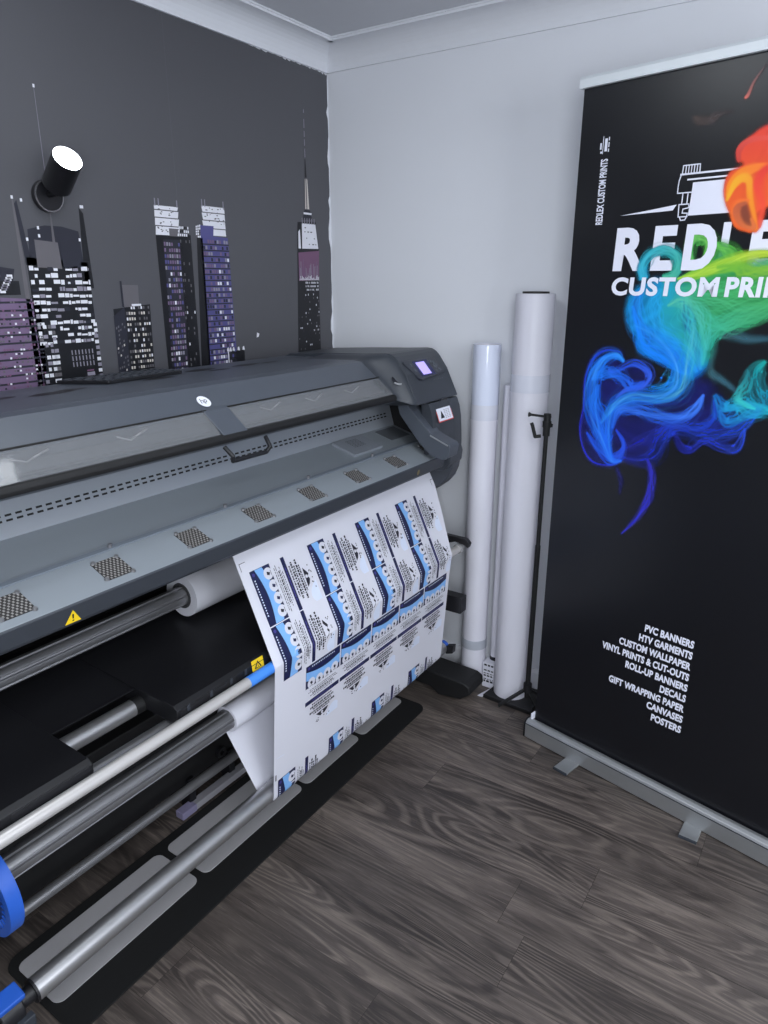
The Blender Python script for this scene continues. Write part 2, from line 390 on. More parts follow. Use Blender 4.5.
for z, h in ((2.045, .03), (2.085, .022), (2.115, .02), (2.145, .03), (2.195, .012)): q([(-.1515, z), (-.147, z), (-.1475, z+h), (-.151, z+h)], MI, 4)
facade((-.228, Z0), (-.086, Z0), (-.086, 1.585), (-.214, 1.58), 26, 16, lambda r, c: ch((None, 84), (GR, 6), (W_, 8), (SL, 10)), .45, .55)
facade((-.17, 1.56), (-.088, 1.56), (-.088, 1.60), (-.17, 1.60), 3, 14, lambda r, c: ch((W_, 6), (None, 4)), .35, .5)
so = sky.build('skyline_print', WP, wall_left, fix=False)
# faint paper seam, and the torn strip beside the corner that shows the plaster
sm = MB(); sm.poly([(-.787, -.0004, 1.2), (-.7855, -.0004, 1.2), (-.7845, -.0004, 2.352), (-.786, -.0004, 2.352)])
sm.build('paper_seam', mat('paper_seam_edge', (92, 92, 98), .6), wall_left, fix=False)
te = MB()
zs = [1.2]
while zs[-1] < 2.35: zs.append(min(zs[-1]+random.uniform(.012, .04), 2.352))
prev = .004
for za, zb in zip(zs[:-1], zs[1:]):
    nx = random.choice((.001, .003, .004, .006, .002, .003)); 
    if any(a < za < b for a, b in ((2.17, 2.2), (2.0, 2.05), (1.86, 1.88), (1.72, 1.80), (1.36, 1.42))): nx = random.uniform(.008, .014)
    te.poly([(-prev, -.0012, za), (0, -.0012, za), (0, -.0012, zb), (-nx, -.0012, zb)]); prev = nx
x = 0.
while x > -.42:
    w = random.uniform(.015, .04); hgt = random.uniform(.001, .005) if x < -.06 else random.uniform(.004, .012)
    te.poly([(x, -.0012, 2.353), (x-w, -.0012, 2.353), (x-w*.8, -.0012, 2.352-hgt*.6), (x-w*.3, -.0012, 2.352-hgt)]); x -= w
te.build('torn_edge', M['wall'], wall_left, fix=False)

# ------------------------------------------------------------------ roll-up banner
BO = Vector((-.281, -1.105, 0)); BD = Vector((-.215, -.977, 0)).normalized(); BN = Vector((BD.y, -BD.x, 0))
def bp(s, z, off=0.): return BO+BD*s+BN*off+Vector((0, 0, z))
banner = thing('roll_up_banner', bp(.425, 0, -.02), 'tall black roll-up banner stand with coloured smoke artwork and white lettering', 'banner stand')
bc = MB()
prof = [(.035, .004), (.035, .058), (.030, .068), (.018, .074), (.006, .074), (.006, .066), (-.002, .066), (-.002, .074), (-.045, .074), (-.058, .05), (-.058, .004)]
n = len(prof)
bc.add([bp(s, z, o) for s in (0, .85) for o, z in prof], [(i, (i+1) % n, n+(i+1) % n, n+i) for i in range(n)]+[tuple(range(n)), tuple(range(2*n-1, n-1, -1))])
M['case'] = mat('satin_aluminium_case', (176, 178, 180), .38, .75, var=.04, scale=50)
case = bc.build('base_case', M['case'], banner, .0015)
g = MB(); g.obox(bp(.425, .060, .0352), BD*.425, BN*.0006, Vector((0,0,.0015))); g.build('case_groove', M['char2'], case)
for s in (-.003, .853):
    e = MB(); e.add([bp(s+dx, z, o) for dx in (-.003, .003) for o, z in prof], [(i, (i+1) % n, n+(i+1) % n, n+i) for i in range(n)]+[tuple(range(n)), tuple(range(2*n-1, n-1, -1))])
    e.build('end_cap', M['black'], banner)
e = MB()
e.obox(bp(.012, .085, .004), BD*.004, BN*.012, Vector((0,0,.012))); e.build('locking_tab', M['white'], banner, .002)
for P in (((-.421, -1.251), (-.436, -1.303), (-.335, -1.30)), ((-.512, -1.677), (-.513, -1.734), (-.415, -1.71))):
    a, b_, c_ = [Vector((*p, 0)) for p in P]; mid = (a+b_)/2; ax = (c_-mid); ln = ax.length+.06; ax.normalize(); sd = Vector((-ax.y, ax.x, 0))*.026
    f = MB(); f.obox(mid+ax*ln/2+Vector((0,0,.0045)), ax*ln/2, sd, Vector((0,0,.0035))); ft = f.build('foot', M['case'], banner, .0015)
    f = MB(); f.obox(mid-ax*.003+Vector((0,0,.0045)), ax*.003, sd*1.02, Vector((0,0,.004))); f.build('foot_tip', M['char2'], ft, .001)
r = MB()
hp = [(.012, 2.104), (.012, 2.126), (.006, 2.134), (-.006, 2.134), (-.012, 2.126), (-.012, 2.104)]
n = len(hp)
r.add([bp(s, z, o) for s in (.008, .842) for o, z in hp], [(i, (i+1) % n, n+(i+1) % n, n+i) for i in range(n)]+[tuple(range(n)), tuple(range(2*n-1, n-1, -1))])
r.build('top_rail', mat('pale_aluminium_rail', (222, 228, 232), .45, .15, var=.02), banner, .001)
p = MB(); p.tube(bp(.425, .05, -.04), bp(.425, 2.1, -.016), .010, seg=16); p.build('support_pole', M['alu'], banner)
sh = MB()
for a, b_ in ((0, .0008),):
    sh.obox(bp(.425, 1.088, -.0006), BD*.408, BN*.0005, Vector((0,0,1.026)))
sheet = sh.build('printed_sheet', mat('black_banner_film', (17, 18, 23), .3, var=.03, scale=4, bump=.04, bscale=14), banner)

# lettering
M['bwhite'] = mat('white_banner_ink', (228, 230, 244), .42, var=.01)
def bl(s0, s1, z0, z1, off=.0004, lean=0.): return lambda u, v: bp(s0+(s1-s0-lean)*u+lean*v, z0+(z1-z0)*v, off)
big = MB()
for ch_, s0, s1 in (('R', .1545, .252), ('E', .266, .332), ('L', .4455, .500), ('E', .517, .586), ('X', .594, .69)):
    big = MB(); lettering(big, ch_, bl(s0, s1, 1.6265, 1.740, .0004, .003), bold=.045); big.build('brand_lettering', M['bwhite'], sheet, fix=False)
dm = MB(); lettering(dm, 'D', bl(.3525, .440, 1.6265, 1.740, .0016, .003), bold=.045); dm.build('brand_lettering', M['bwhite'], sheet, fix=False)
cu = MB(); lettering(cu, 'CUSTOM', bl(.1565, .4585, 1.5605, 1.610, .0016, .002), bold=.04, space=1.08); cu.build('brand_lettering', M['bwhite'], sheet, fix=False); cu = MB()
lettering(cu, 'PRINTS', bl(.474, .690, 1.5605, 1.610, .0016, .002), bold=.04, space=1.08)
cu.build('brand_lettering', M['bwhite'], sheet, fix=False)
ls = MB()
LINES = [('PVC BANNERS', .381), ('HTV GARMENTS', .366), ('CUSTOM WALLPAPER', .303), ('VINYL PRINTS & CUT-OUTS', .247), ('ROLL-UP BANNERS', .333), ('DECALS', .452), ('GIFT WRAPPING PAPER', .283), ('CANVASES', .418), ('POSTERS', .437)]
for i, (t_, s0) in enumerate(LINES):
    zc = .581-.0366*i
    lettering(ls, t_, bl(s0, .5345, zc-.0128, zc+.0128, .0004, .001), bold=.045, space=1.04)
ls.build('service_list', M['bwhite'], sheet, fix=False)
sd = MB()
lettering(sd, 'REDLEX CUSTOM PRINTS', lambda u, v: bp(.109-.022*v, 1.752+.169*u, .0004), bold=.03)
# the small emblem above it, turned the same way
for (a0, a1, c0, c1) in ((1.934, 1.978, .089, .091), (1.940, 1.972, .095, .103), (1.936, 1.941, .083, .088), (1.946, 1.962, .081, .086), (1.966, 1.975, .106, .109), (1.938, 1.946, .106, .109), (1.95, 1.962, .106, .109)):
    sd.poly([bp(c0, a0, .0004), bp(c1, a0, .0004), bp(c1, a1, .0004), bp(c0, a1, .0004)])
sd.build('side_lettering', M['bwhite'], sheet, fix=False)
# the emblem: a line drawing of a wide printer with a swoosh on each side
lg = MB()
def lp(pts): lg.poly([bp(s, z, .0004) for s, z in pts])
def stroke(pts, w=.0028):
    for (a, b_), (c_, d_) in zip(pts[:-1], pts[1:]):
        dx, dz = c_-a, d_-b_; l = math.hypot(dx, dz); ux, uz = dx/l*w/2, dz/l*w/2
        lp([(a-ux+uz, b_-uz-ux), (a-ux-uz, b_-uz+ux), (c_+ux-uz, d_+uz+ux), (c_+ux+uz, d_+uz-ux)])
lp([(.161, 1.7715), (.311, 1.776), (.320, 1.7895), (.24, 1.780)]); lp([(.529, 1.777), (.69, 1.7715), (.62, 1.780), (.529, 1.788)])
stroke([(.325, 1.861), (.326, 1.881), (.369, 1.881), (.370, 1.861)])
for i in range(5): stroke([(.3335+.0072*i, 1.861), (.3335+.0072*i, 1.880)], .0024)
stroke([(.322, 1.8605), (.53, 1.8605)], .0045); stroke([(.323, 1.8605), (.319, 1.846), (.318, 1.830), (.3185, 1.8165), (.357, 1.8165)])
stroke([(.342, 1.847), (.51, 1.847)], .004)
lp([(.356, 1.839), (.50, 1.840), (.50, 1.762), (.353, 1.761), (.355, 1.80)])
stroke([(.333, 1.8155), (.333, 1.790)]); stroke([(.3465, 1.8155), (.3465, 1.790)])
stroke([(.352, 1.789), (.326, 1.789), (.3275, 1.759), (.351, 1.759)]); stroke([(.352, 1.789), (.353, 1.780), (.338, 1.7775), (.337, 1.768), (.351, 1.767), (.350, 1.759)])
stroke([(.331, 1.759), (.335, 1.7505), (.346, 1.751), (.350, 1.759)])
lg.build('printer_emblem', M['bwhite'], sheet, fix=False)

SMOKE = {
  'orange_fill': [(0.517, 1.948), (0.483, 1.929), (0.461, 1.908), (0.461, 1.882), (0.475, 1.867), (0.446, 1.856), (0.435, 1.827), (0.442, 1.79), (0.46, 1.758), (0.485, 1.731), (0.519, 1.714), (0.533, 1.718), (0.527, 1.746), (0.529, 1.762), (0.563, 1.773), (0.615, 1.777), (0.635, 1.843), (0.607, 1.916), (0.561, 1.942)],
  'orange_hole': [(0.495, 1.781), (0.476, 1.774), (0.476, 1.754), (0.494, 1.731), (0.522, 1.724), (0.512, 1.746)],
  'orange_s1': [(0.448, 1.801), (0.456, 1.828), (0.478, 1.85), (0.51, 1.86), (0.549, 1.856)],
  'orange_s2': [(0.447, 1.79), (0.464, 1.833), (0.492, 1.835), (0.505, 1.785), (0.53, 1.721)],
  'orange_s3': [(0.5, 1.786), (0.472, 1.777), (0.478, 1.737), (0.516, 1.716)],
  'orange_s4': [(0.463, 1.876), (0.461, 1.906), (0.484, 1.921), (0.539, 1.92)],
  'orange_s5': [(0.535, 1.723), (0.533, 1.773), (0.516, 1.822), (0.528, 1.853), (0.574, 1.864)],
  'loop_t': [(0.252, 1.605), (0.243, 1.637), (0.26, 1.668), (0.297, 1.68), (0.332, 1.666), (0.346, 1.639), (0.336, 1.614), (0.307, 1.605)],
  'loop_g': [(0.388, 1.641), (0.372, 1.666), (0.371, 1.696), (0.391, 1.713), (0.418, 1.7), (0.422, 1.667), (0.407, 1.641), (0.391, 1.623), (0.36, 1.608)],
  'green_top': [(0.425, 1.694), (0.464, 1.675), (0.493, 1.64), (0.446, 1.634), (0.398, 1.617), (0.355, 1.599)],
  'lime': [(0.347, 1.605), (0.398, 1.617), (0.446, 1.634), (0.497, 1.654), (0.564, 1.664), (0.636, 1.654)],
  'lime2': [(0.446, 1.634), (0.494, 1.634), (0.531, 1.622), (0.587, 1.627), (0.639, 1.637)],
  'green_fill': [(0.307, 1.599), (0.36, 1.611), (0.421, 1.635), (0.44, 1.676), (0.465, 1.669), (0.499, 1.642), (0.565, 1.655), (0.636, 1.654), (0.665, 1.543), (0.603, 1.525), (0.551, 1.493), (0.505, 1.479), (0.471, 1.459), (0.465, 1.415), (0.444, 1.381), (0.4, 1.41), (0.368, 1.447), (0.316, 1.477), (0.307, 1.548)],
  'blue_fill': [(0.3, 1.605), (0.252, 1.592), (0.216, 1.559), (0.21, 1.513), (0.226, 1.473), (0.252, 1.447), (0.26, 1.41), (0.298, 1.396), (0.364, 1.374), (0.416, 1.346), (0.456, 1.388), (0.421, 1.45), (0.377, 1.486), (0.365, 1.574)],
  'stem': [(0.238, 1.481), (0.302, 1.456), (0.361, 1.404), (0.382, 1.357), (0.373, 1.314), (0.324, 1.287), (0.254, 1.283), (0.201, 1.25), (0.19, 1.194), (0.197, 1.132), (0.215, 1.079)],
  'stem2': [(0.405, 1.495), (0.413, 1.435), (0.404, 1.373), (0.393, 1.323), (0.346, 1.289), (0.254, 1.279), (0.197, 1.242), (0.165, 1.191)],
  'swirl': [(0.219, 1.379), (0.192, 1.396), (0.152, 1.382), (0.13, 1.35), (0.122, 1.311), (0.124, 1.248), (0.147, 1.188), (0.175, 1.136), (0.21, 1.086), (0.244, 1.088)],
  'outline': [(0.208, 1.404), (0.158, 1.408), (0.119, 1.379), (0.099, 1.316), (0.103, 1.238), (0.098, 1.165), (0.116, 1.102), (0.151, 1.067), (0.204, 1.067), (0.244, 1.088)],
  'curl': [(0.172, 1.353), (0.19, 1.344), (0.243, 1.374), (0.283, 1.366), (0.302, 1.343), (0.282, 1.312), (0.236, 1.299), (0.206, 1.273)],
  'curl2': [(0.121, 1.318), (0.157, 1.341), (0.208, 1.334), (0.251, 1.308), (0.288, 1.327)],
  'band1': [(0.204, 1.181), (0.219, 1.237), (0.274, 1.248), (0.338, 1.237), (0.404, 1.242), (0.443, 1.272), (0.459, 1.309)],
  'band2': [(0.225, 1.105), (0.286, 1.147), (0.344, 1.186), (0.4, 1.216), (0.475, 1.199), (0.54, 1.216), (0.581, 1.249), (0.606, 1.289)],
  'band3': [(0.234, 1.099), (0.3, 1.099), (0.344, 1.126), (0.36, 1.181), (0.386, 1.214), (0.458, 1.218), (0.495, 1.251), (0.488, 1.299)],
  'outline2': [(0.388, 1.2), (0.415, 1.16), (0.445, 1.154), (0.477, 1.185), (0.519, 1.177), (0.56, 1.174), (0.574, 1.207), (0.576, 1.235)],
  'leftleg': [(0.144, 1.305), (0.137, 1.242), (0.175, 1.176), (0.184, 1.13), (0.215, 1.087)],
  'leftleg2': [(0.12, 1.156), (0.155, 1.117), (0.202, 1.085), (0.234, 1.099), (0.246, 1.14), (0.217, 1.178)],
  'rightweb': [(0.486, 1.312), (0.518, 1.275), (0.548, 1.292), (0.594, 1.288), (0.643, 1.284)],
  'rightweb2': [(0.599, 1.409), (0.582, 1.382), (0.587, 1.33), (0.605, 1.293), (0.578, 1.269), (0.53, 1.242), (0.505, 1.273)],
  'rightweb3': [(0.559, 1.386), (0.56, 1.34), (0.546, 1.305), (0.594, 1.288)],
  'faint1': [(0.477, 1.465), (0.515, 1.467), (0.554, 1.46), (0.614, 1.466)],
  'faint2': [(0.474, 1.439), (0.467, 1.372), (0.5, 1.354), (0.543, 1.325)],
  'tail': [(0.323, 1.107), (0.34, 1.063), (0.34, 1.0), (0.32, 0.939), (0.27, 0.861)],
  'tail2': [(0.23, 1.066), (0.247, 1.029), (0.252, 0.981)],
  'lower_fill': [(0.208, 1.404), (0.142, 1.4), (0.109, 1.348), (0.107, 1.238), (0.104, 1.158), (0.131, 1.089), (0.195, 1.067), (0.244, 1.088), (0.331, 1.108), (0.347, 1.164), (0.402, 1.202), (0.489, 1.194), (0.543, 1.195), (0.574, 1.248), (0.516, 1.288), (0.483, 1.332), (0.426, 1.347), (0.389, 1.301), (0.3, 1.292), (0.308, 1.35), (0.259, 1.375), (0.212, 1.364)],
}
SMOKE.update({
  'flowb1': [(0.247, 1.579), (0.239, 1.52), (0.276, 1.455), (0.36, 1.407), (0.414, 1.359)],
  'flowb2': [(0.303, 1.58), (0.288, 1.534), (0.317, 1.47), (0.385, 1.422), (0.433, 1.367)],
  'flowb3': [(0.365, 1.574), (0.386, 1.512), (0.415, 1.449), (0.439, 1.374)],
  'flowb4': [(0.227, 1.533), (0.252, 1.474), (0.273, 1.421), (0.327, 1.395), (0.401, 1.358)],
  'flowg1': [(0.351, 1.58), (0.454, 1.575), (0.536, 1.587), (0.644, 1.61)],
  'flowg2': [(0.373, 1.561), (0.46, 1.538), (0.544, 1.54), (0.651, 1.565)],
  'flowg3': [(0.403, 1.537), (0.467, 1.49), (0.538, 1.505), (0.656, 1.537)],
  'flowg4': [(0.451, 1.426), (0.462, 1.477), (0.535, 1.522), (0.652, 1.56)],
  'flowg5': [(0.329, 1.535), (0.375, 1.549), (0.425, 1.513), (0.441, 1.451), (0.443, 1.387)],
})
# smoke artwork: a fine flat mesh whose colours are worked out once from guide curves
RS = .0016; S0, S1, A0, A1 = .062, .8325, .80, 2.096
gs = np.arange(S0, S1, RS); gz = np.arange(A0, A1, RS); NS, NZ = len(gs), len(gz)
GX, GZ = np.meshgrid(gs, gz)
RGB = np.zeros((NZ, NS, 3)); ALP = np.zeros((NZ, NS))
rng = np.random.default_rng(5)
def cat(P, n=300, closed=False):
    P = np.array(P, float)
    P = np.vstack([P[-1], P, P[0], P[1]]) if closed else np.vstack([2*P[0]-P[1], P, 2*P[-1]-P[-2]])
    m = len(P)-3; t = np.linspace(0, m-1e-6, n); i = t.astype(int); f = (t-i)[:, None]
    a, b_, c_, d_ = P[i], P[i+1], P[i+2], P[i+3]
    return .5*(2*b_+(c_-a)*f+(2*a-5*b_+4*c_-d_)*f**2+(3*b_-a-3*c_+d_)*f**3)
def blur(A, sig):
    k = sig/RS; r_ = int(4*k)+1; x = np.arange(-r_, r_+1); w = np.exp(-x*x/(2*k*k)); w /= w.sum()
    pad = np.pad(A, r_, mode='edge')
    tmp = sum(w[i]*pad[:, i:i+A.shape[1]] for i in range(2*r_+1))
    return sum(w[i]*tmp[i:i+A.shape[0], :] for i in range(2*r_+1))
def fill(name, sig=.004):
    P = cat(SMOKE[name], 160, True); ins = np.zeros((NZ, NS), bool); x, z = P[:, 0], P[:, 1]
    for i in range(len(P)):
        j = i-1
        c_ = (z[i] > GZ) != (z[j] > GZ)
        with np.errstate(divide='ignore', invalid='ignore'):
            ins ^= c_ & (GX < (x[j]-x[i])*(GZ-z[i])/(z[j]-z[i]+1e-12)+x[i])
    return blur(ins.astype(float), sig)
def over(col, a):
    global RGB, ALP
    col = np.asarray(col, float)
    if col.ndim == 1: col = col[None, None, :]
    RGB = RGB*(1-a[..., None])+col*a[..., None]; ALP = ALP*(1-a)+a
def splat(x, z, w, W):
    u = (x-S0)/RS; v = (z-A0)/RS; i = np.floor(u).astype(int); j = np.floor(v).astype(int); fu = u-i; fv = v-j
    for a, b_, ww in ((0, 0, (1-fu)*(1-fv)), (1, 0, fu*(1-fv)), (0, 1, (1-fu)*fv), (1, 1, fu*fv)):
        ok = (i+a >= 0) & (i+a < NS) & (j+b_ >= 0) & (j+b_ < NZ)
        np.add.at(W, (j[ok]+b_, i[ok]+a), (w*ww)[ok])
def strands(name, wid, n_, c0, c1, k=.5, sig=.0016, wob=.35, taper=True):
    """a bundle of fine threads along a guide curve; colour runs from c0 to c1"""
    P = cat(SMOKE[name], 700); T = np.gradient(P, axis=0); T /= np.linalg.norm(T, axis=1)[:, None]+1e-9
    Nn = np.stack([-T[:, 1], T[:, 0]], 1); t = np.linspace(0, 1, len(P)); W = np.zeros((NZ, NS)); Wt = np.zeros((NZ, NS))
    env = np.sin(PI*np.clip(t, .02, .98))**.5 if taper else np.ones_like(t)
    for _ in range(n_):
        u = rng.normal(0, .5); f1, f2, p1, p2 = rng.uniform(.6, 2.2), rng.uniform(2, 4), rng.uniform(0, 6.28), rng.uniform(0, 6.28)
        o = wid*(u*(.55+.45*np.sin(PI*t*1.1+p1*.2))+wob*np.sin(6.28*f1*t+p1)+.3*wob*np.sin(6.28*f2*t+p2))*env
        Q = P+Nn*o[:, None]; a = rng.uniform(.4, 1.)*env
        splat(Q[:, 0], Q[:, 1], a, W); splat(Q[:, 0], Q[:, 1], a*t, Wt)
    Wb = blur(W, sig); tt = np.clip(blur(Wt, sig)/(Wb+1e-6), 0, 1)[..., None]
    col = np.array(c0)*(1-tt)+np.array(c1)*tt
    over(col, 1-np.exp(-k*Wb))
def streak(ang, fr, ph=0.):
    a = math.radians(ang); u = GX*math.cos(a)+GZ*math.sin(a); v = -GX*math.sin(a)+GZ*math.cos(a)
    w_ = v+.03*np.sin(u*13+ph)+.014*np.sin(u*31+v*20+ph*2)
    return .5+.14*np.sin(w_*fr*.55+ph)+.12*np.sin(w_*fr*1.4+1.7*ph+u*9)
def grad(z0, z1, c0, c1, axis='z'):
    g_ = np.clip(((GZ if axis == 'z' else GX)-z0)/(z1-z0), 0, 1)[..., None]; return np.array(c0)*(1-g_)+np.array(c1)*g_
BLU, SKY, TEAL, GRN, LIM, NAVY, CY = (20, 90, 240), (25, 150, 250), (30, 165, 175), (55, 165, 85), (175, 205, 45), (35, 38, 165), (90, 205, 245)
RED, ORA, YEL, DRED = (232, 62, 45), (248, 112, 38), (252, 180, 40), (180, 40, 40)
# faint wisps
for nm in ('faint1', 'faint2'): strands(nm, .012, 22, (60, 95, 100), (60, 110, 130), .10, .004)
# lower blue body
m_ = fill('lower_fill', .010)
over(grad(.95, 1.25, NAVY, (34, 40, 150)), m_*np.clip(.22+.52*(streak(12, 95, .4)-.3), 0, .75))
for nm, w_, n_, c0, c1, k_ in (('band2', .020, 34, NAVY, (40, 100, 225), .17), ('band3', .018, 30, (35, 50, 190), (30, 90, 225), .17), ('outline2', .012, 14, (35, 40, 180), (50, 90, 220), .2),
        ('outline', .005, 9, (52, 50, 200), (45, 60, 220), .3), ('leftleg2', .010, 22, (25, 95, 235), (40, 80, 220), .3), ('tail', .010, 24, (50, 50, 175), (58, 58, 205), .2), ('tail2', .010, 12, (35, 35, 110), (30, 30, 80), .1)):
    strands(nm, w_*1.25, n_, c0, c1, k_*1.1, .0013, .45)
# upper blue / teal / green body
m_ = fill('blue_fill', .006)
over(grad(1.24, 1.52, (16, 112, 240), (24, 158, 222)), m_*np.clip(.74+.6*(streak(62, 120, 1.)-.5), 0, .95))
m_ = fill('green_fill', .006)
gcol = grad(1.30, 1.55, (26, 165, 190), (58, 168, 92)); hx = grad(.33, .44, (0, 0, 0), (1, 1, 1), 'x')[..., :1]
gcol = gcol*hx+np.array((34, 165, 178))*(1-hx)
over(gcol, m_*np.clip(.74+.5*(streak(24, 105, 2.)-.5), .1, .92))
for nm, w_, n_, c0, c1, k_, sg in (('flowb1', .020, 12, (14, 60, 170), (20, 70, 190), .30, .0022), ('flowb3', .022, 10, (16, 90, 120), (20, 80, 190), .28, .0022), ('flowg2', .022, 12, (24, 110, 70), (30, 120, 60), .30, .0022), ('flowg4', .018, 10, (24, 110, 80), (30, 120, 60), .28, .0022),
        ('flowb1', .026, 30, (40, 160, 250), (30, 140, 255), .17, .0012), ('flowb2', .028, 34, (40, 175, 225), (40, 160, 250), .17, .0012), ('flowb3', .026, 30, (70, 200, 190), (50, 180, 235), .17, .0012), ('flowb4', .016, 30, (20, 140, 255), (20, 130, 255), .2, .0012),
        ('flowg1', .022, 36, (70, 190, 140), (90, 185, 90), .17, .0012), ('flowg2', .026, 36, (80, 195, 150), (80, 180, 100), .17, .0012), ('flowg3', .026, 34, (60, 185, 160), (80, 180, 110), .17, .0012), ('flowg4', .022, 34, (50, 180, 175), (80, 180, 100), .17, .0012), ('flowg5', .020, 26, (110, 205, 160), (60, 190, 195), .17, .0012)):
    strands(nm, w_, n_, c0, c1, k_, sg, .5)
for nm, w_, n_, c0, c1, k_ in (('stem2', .030, 46, (50, 178, 170), SKY, .17), ('stem', .024, 60, (24, 140, 238), (24, 110, 245), .22), ('band1', .020, 44, (25, 100, 235), (60, 120, 235), .22),
        ('swirl', .020, 60, (28, 140, 250), (18, 96, 240), .26), ('leftleg', .022, 40, (24, 120, 245), (20, 100, 240), .22), ('curl', .010, 22, (40, 90, 225), (60, 100, 230), .26), ('curl2', .018, 30, (24, 130, 248), (40, 90, 225), .22),
        ('rightweb', .022, 34, (24, 130, 205), (40, 200, 205), .17), ('rightweb2', .022, 40, (30, 175, 165), (26, 130, 220), .17), ('rightweb3', .014, 18, (40, 120, 130), (60, 215, 210), .16)):
    strands(nm, w_*1.2, n_, c0, c1, k_*1.1, .0013, .45)
strands('loop_t', .016, 40, (30, 150, 190), (40, 150, 120), .20, .0016, .5, False); strands('loop_t', .012, 22, (60, 190, 225), (80, 185, 150), .20, .0011, .5, False)
strands('loop_g', .016, 44, (60, 150, 75), (86, 170, 60), .22, .0016, .5); strands('loop_g', .012, 22, (110, 195, 105), (130, 205, 80), .22, .0011, .5)
strands('green_top', .022, 44, (62, 160, 66), (92, 172, 56), .2, .0016, .5); strands('green_top', .02, 20, (110, 200, 90), (140, 205, 70), .2, .0011, .5)
strands('lime', .014, 44, (126, 188, 50), (176, 204, 44), .22, .0016, .5); strands('lime', .012, 18, (190, 225, 80), (214, 230, 80), .2, .0011, .5)
strands('lime2', .016, 36, (104, 178, 56), (160, 196, 54), .2, .0016, .5)
# highlights
strands('stem', .006, 6, (120, 190, 255), (70, 160, 255), .25, .0014, .8); strands('swirl', .012, 6, (90, 170, 255), (110, 180, 255), .25, .0014, .8)
strands('stem2', .012, 6, (150, 225, 205), (120, 215, 250), .28, .0014, .8); strands('band1', .01, 5, (80, 150, 255), (90, 150, 255), .25, .0014, .8)
# the orange billow
m_ = fill('orange_fill', .003)
over(grad(1.72, 1.95, ORA, RED), np.clip(m_*.97, 0, 1))
st = streak(70, 85, 3.)
over(YEL, m_*np.clip(.55*(st-.62), 0, .4)*grad(1.72, 1.88, (1,)*3, (.25,)*3)[..., 0]); over(DRED, m_*np.clip(.6*(.34-st), 0, .35))
strands('orange_s1', .012, 40, (252, 150, 30), (250, 120, 45), .30, .0024); strands('orange_s2', .008, 26, (250, 185, 40), (250, 140, 40), .30, .0022)
strands('orange_s3', .007, 22, (248, 120, 50), (235, 95, 40), .30, .0022); strands('orange_s4', .007, 18, (200, 60, 50), (235, 80, 65), .28, .0022); strands('orange_s5', .012, 30, (255, 90, 60), (225, 50, 45), .22, .0028)
m_ = fill('orange_hole', .003); over((96, 52, 48), m_*.72); strands('orange_hole', .008, 16, (190, 90, 60), (235, 120, 60), .26, .002)
# sparks and dim embers at the top
SMOKE['spark'] = [(.457, 2.014), (.463, 2.021), (.473, 2.047), (.495, 2.078)]; SMOKE['ember'] = [(.335, 1.99), (.355, 1.979), (.383, 1.977), (.401, 1.986), (.436, 1.989)]
strands('spark', .002, 10, (225, 110, 95), (70, 60, 66), .16, .0016); strands('ember', .010, 14, (88, 72, 66), (62, 52, 56), .12, .003)
VC = RGB/np.maximum(ALP, 1e-4)[..., None]/255.
VC = np.where(VC <= .04045, VC/12.92, ((np.clip(VC, 0, 1)+.055)/1.055)**2.4)
VC = np.clip(VC, 0, 1)
idx = np.arange(NS*NZ).reshape(NZ, NS)
aq = np.maximum.reduce([ALP[:-1, :-1], ALP[1:, :-1], ALP[:-1, 1:], ALP[1:, 1:]]) > .015
quads = np.stack([idx[:-1, :-1], idx[:-1, 1:], idx[1:, 1:], idx[1:, :-1]], -1)[aq]
used = np.unique(quads); remap = -np.ones(NS*NZ, int); remap[used] = np.arange(len(used)); quads = remap[quads]
o0 = np.array(banner.location); base = np.array(BO)
co = base[None]+np.array(BD)[None]*GX.ravel()[used][:, None]+np.array(BN)[None]*.0010+np.array((0, 0, 1.))[None]*GZ.ravel()[used][:, None]-o0[None]
me = bpy.data.meshes.new('smoke_artwork')
me.vertices.add(len(co)); me.vertices.foreach_set('co', co.ravel())
me.loops.add(quads.size); me.loops.foreach_set('vertex_index', quads.ravel().astype(np.int32))
me.polygons.add(len(quads)); me.polygons.foreach_set('loop_start', np.arange(0, quads.size, 4, dtype=np.int32))
me.update(calc_edges=True)
ca = me.color_attributes.new('ink', 'FLOAT_COLOR', 'POINT')
ca.data.foreach_set('color', np.concatenate([VC.reshape(-1, 3)[used], ALP.ravel()[used][:, None]], 1).ravel())
m = bpy.data.materials.new('smoke_ink'); m.use_nodes = True; N = m.node_tree.nodes; b = N['Principled BSDF']
at = N.new('ShaderNodeAttribute'); at.attribute_name = 'ink'
m.node_tree.links.new(at.outputs['Color'], b.inputs['Base Color']); m.node_tree.links.new(at.outputs['Alpha'], b.inputs['Alpha']); b.inputs['Roughness'].default_value = .36
me.materials.append(m)
so_ = bpy.data.objects.new('smoke_artwork', me); COL.objects.link(so_); so_.parent = sheet; ORG[so_.name] = ORG[sheet.name]
# ------------------------------------------------------------------ the wide printer
printer = thing('large_format_printer', (-1.3, -.4, 0), 'long charcoal wide-format printer with silver front plate on a stand along the dark wall', 'printer')
XL, XR = -2.30, -.40
P_ = printer
body = MB()
hous = [(-.12, .95), (-.12, 1.338), (-.16, 1.343), (-.505, 1.353), (-.535, 1.350), (-.548, 1.340), (-.600, 1.300), (-.606, 1.276), (-.575, 1.27), (-.60, 1.236), (-.655, 1.256), (-.667, 1.246), (-.668, 1.234), (-.655, 1.226), (-.47, 1.205), (-.455, 1.19), (-.455, 1.08), (-.30, .95)]
body.prism(hous, XL, XR); body.build('housing', M['char'], P_, .003)
sl = MB(); sl.slab([(-.150, 1.3435), (-.50, 1.3535)], XL, -.545, .003); sl.build('top_cover', M['char'], P_, .001)
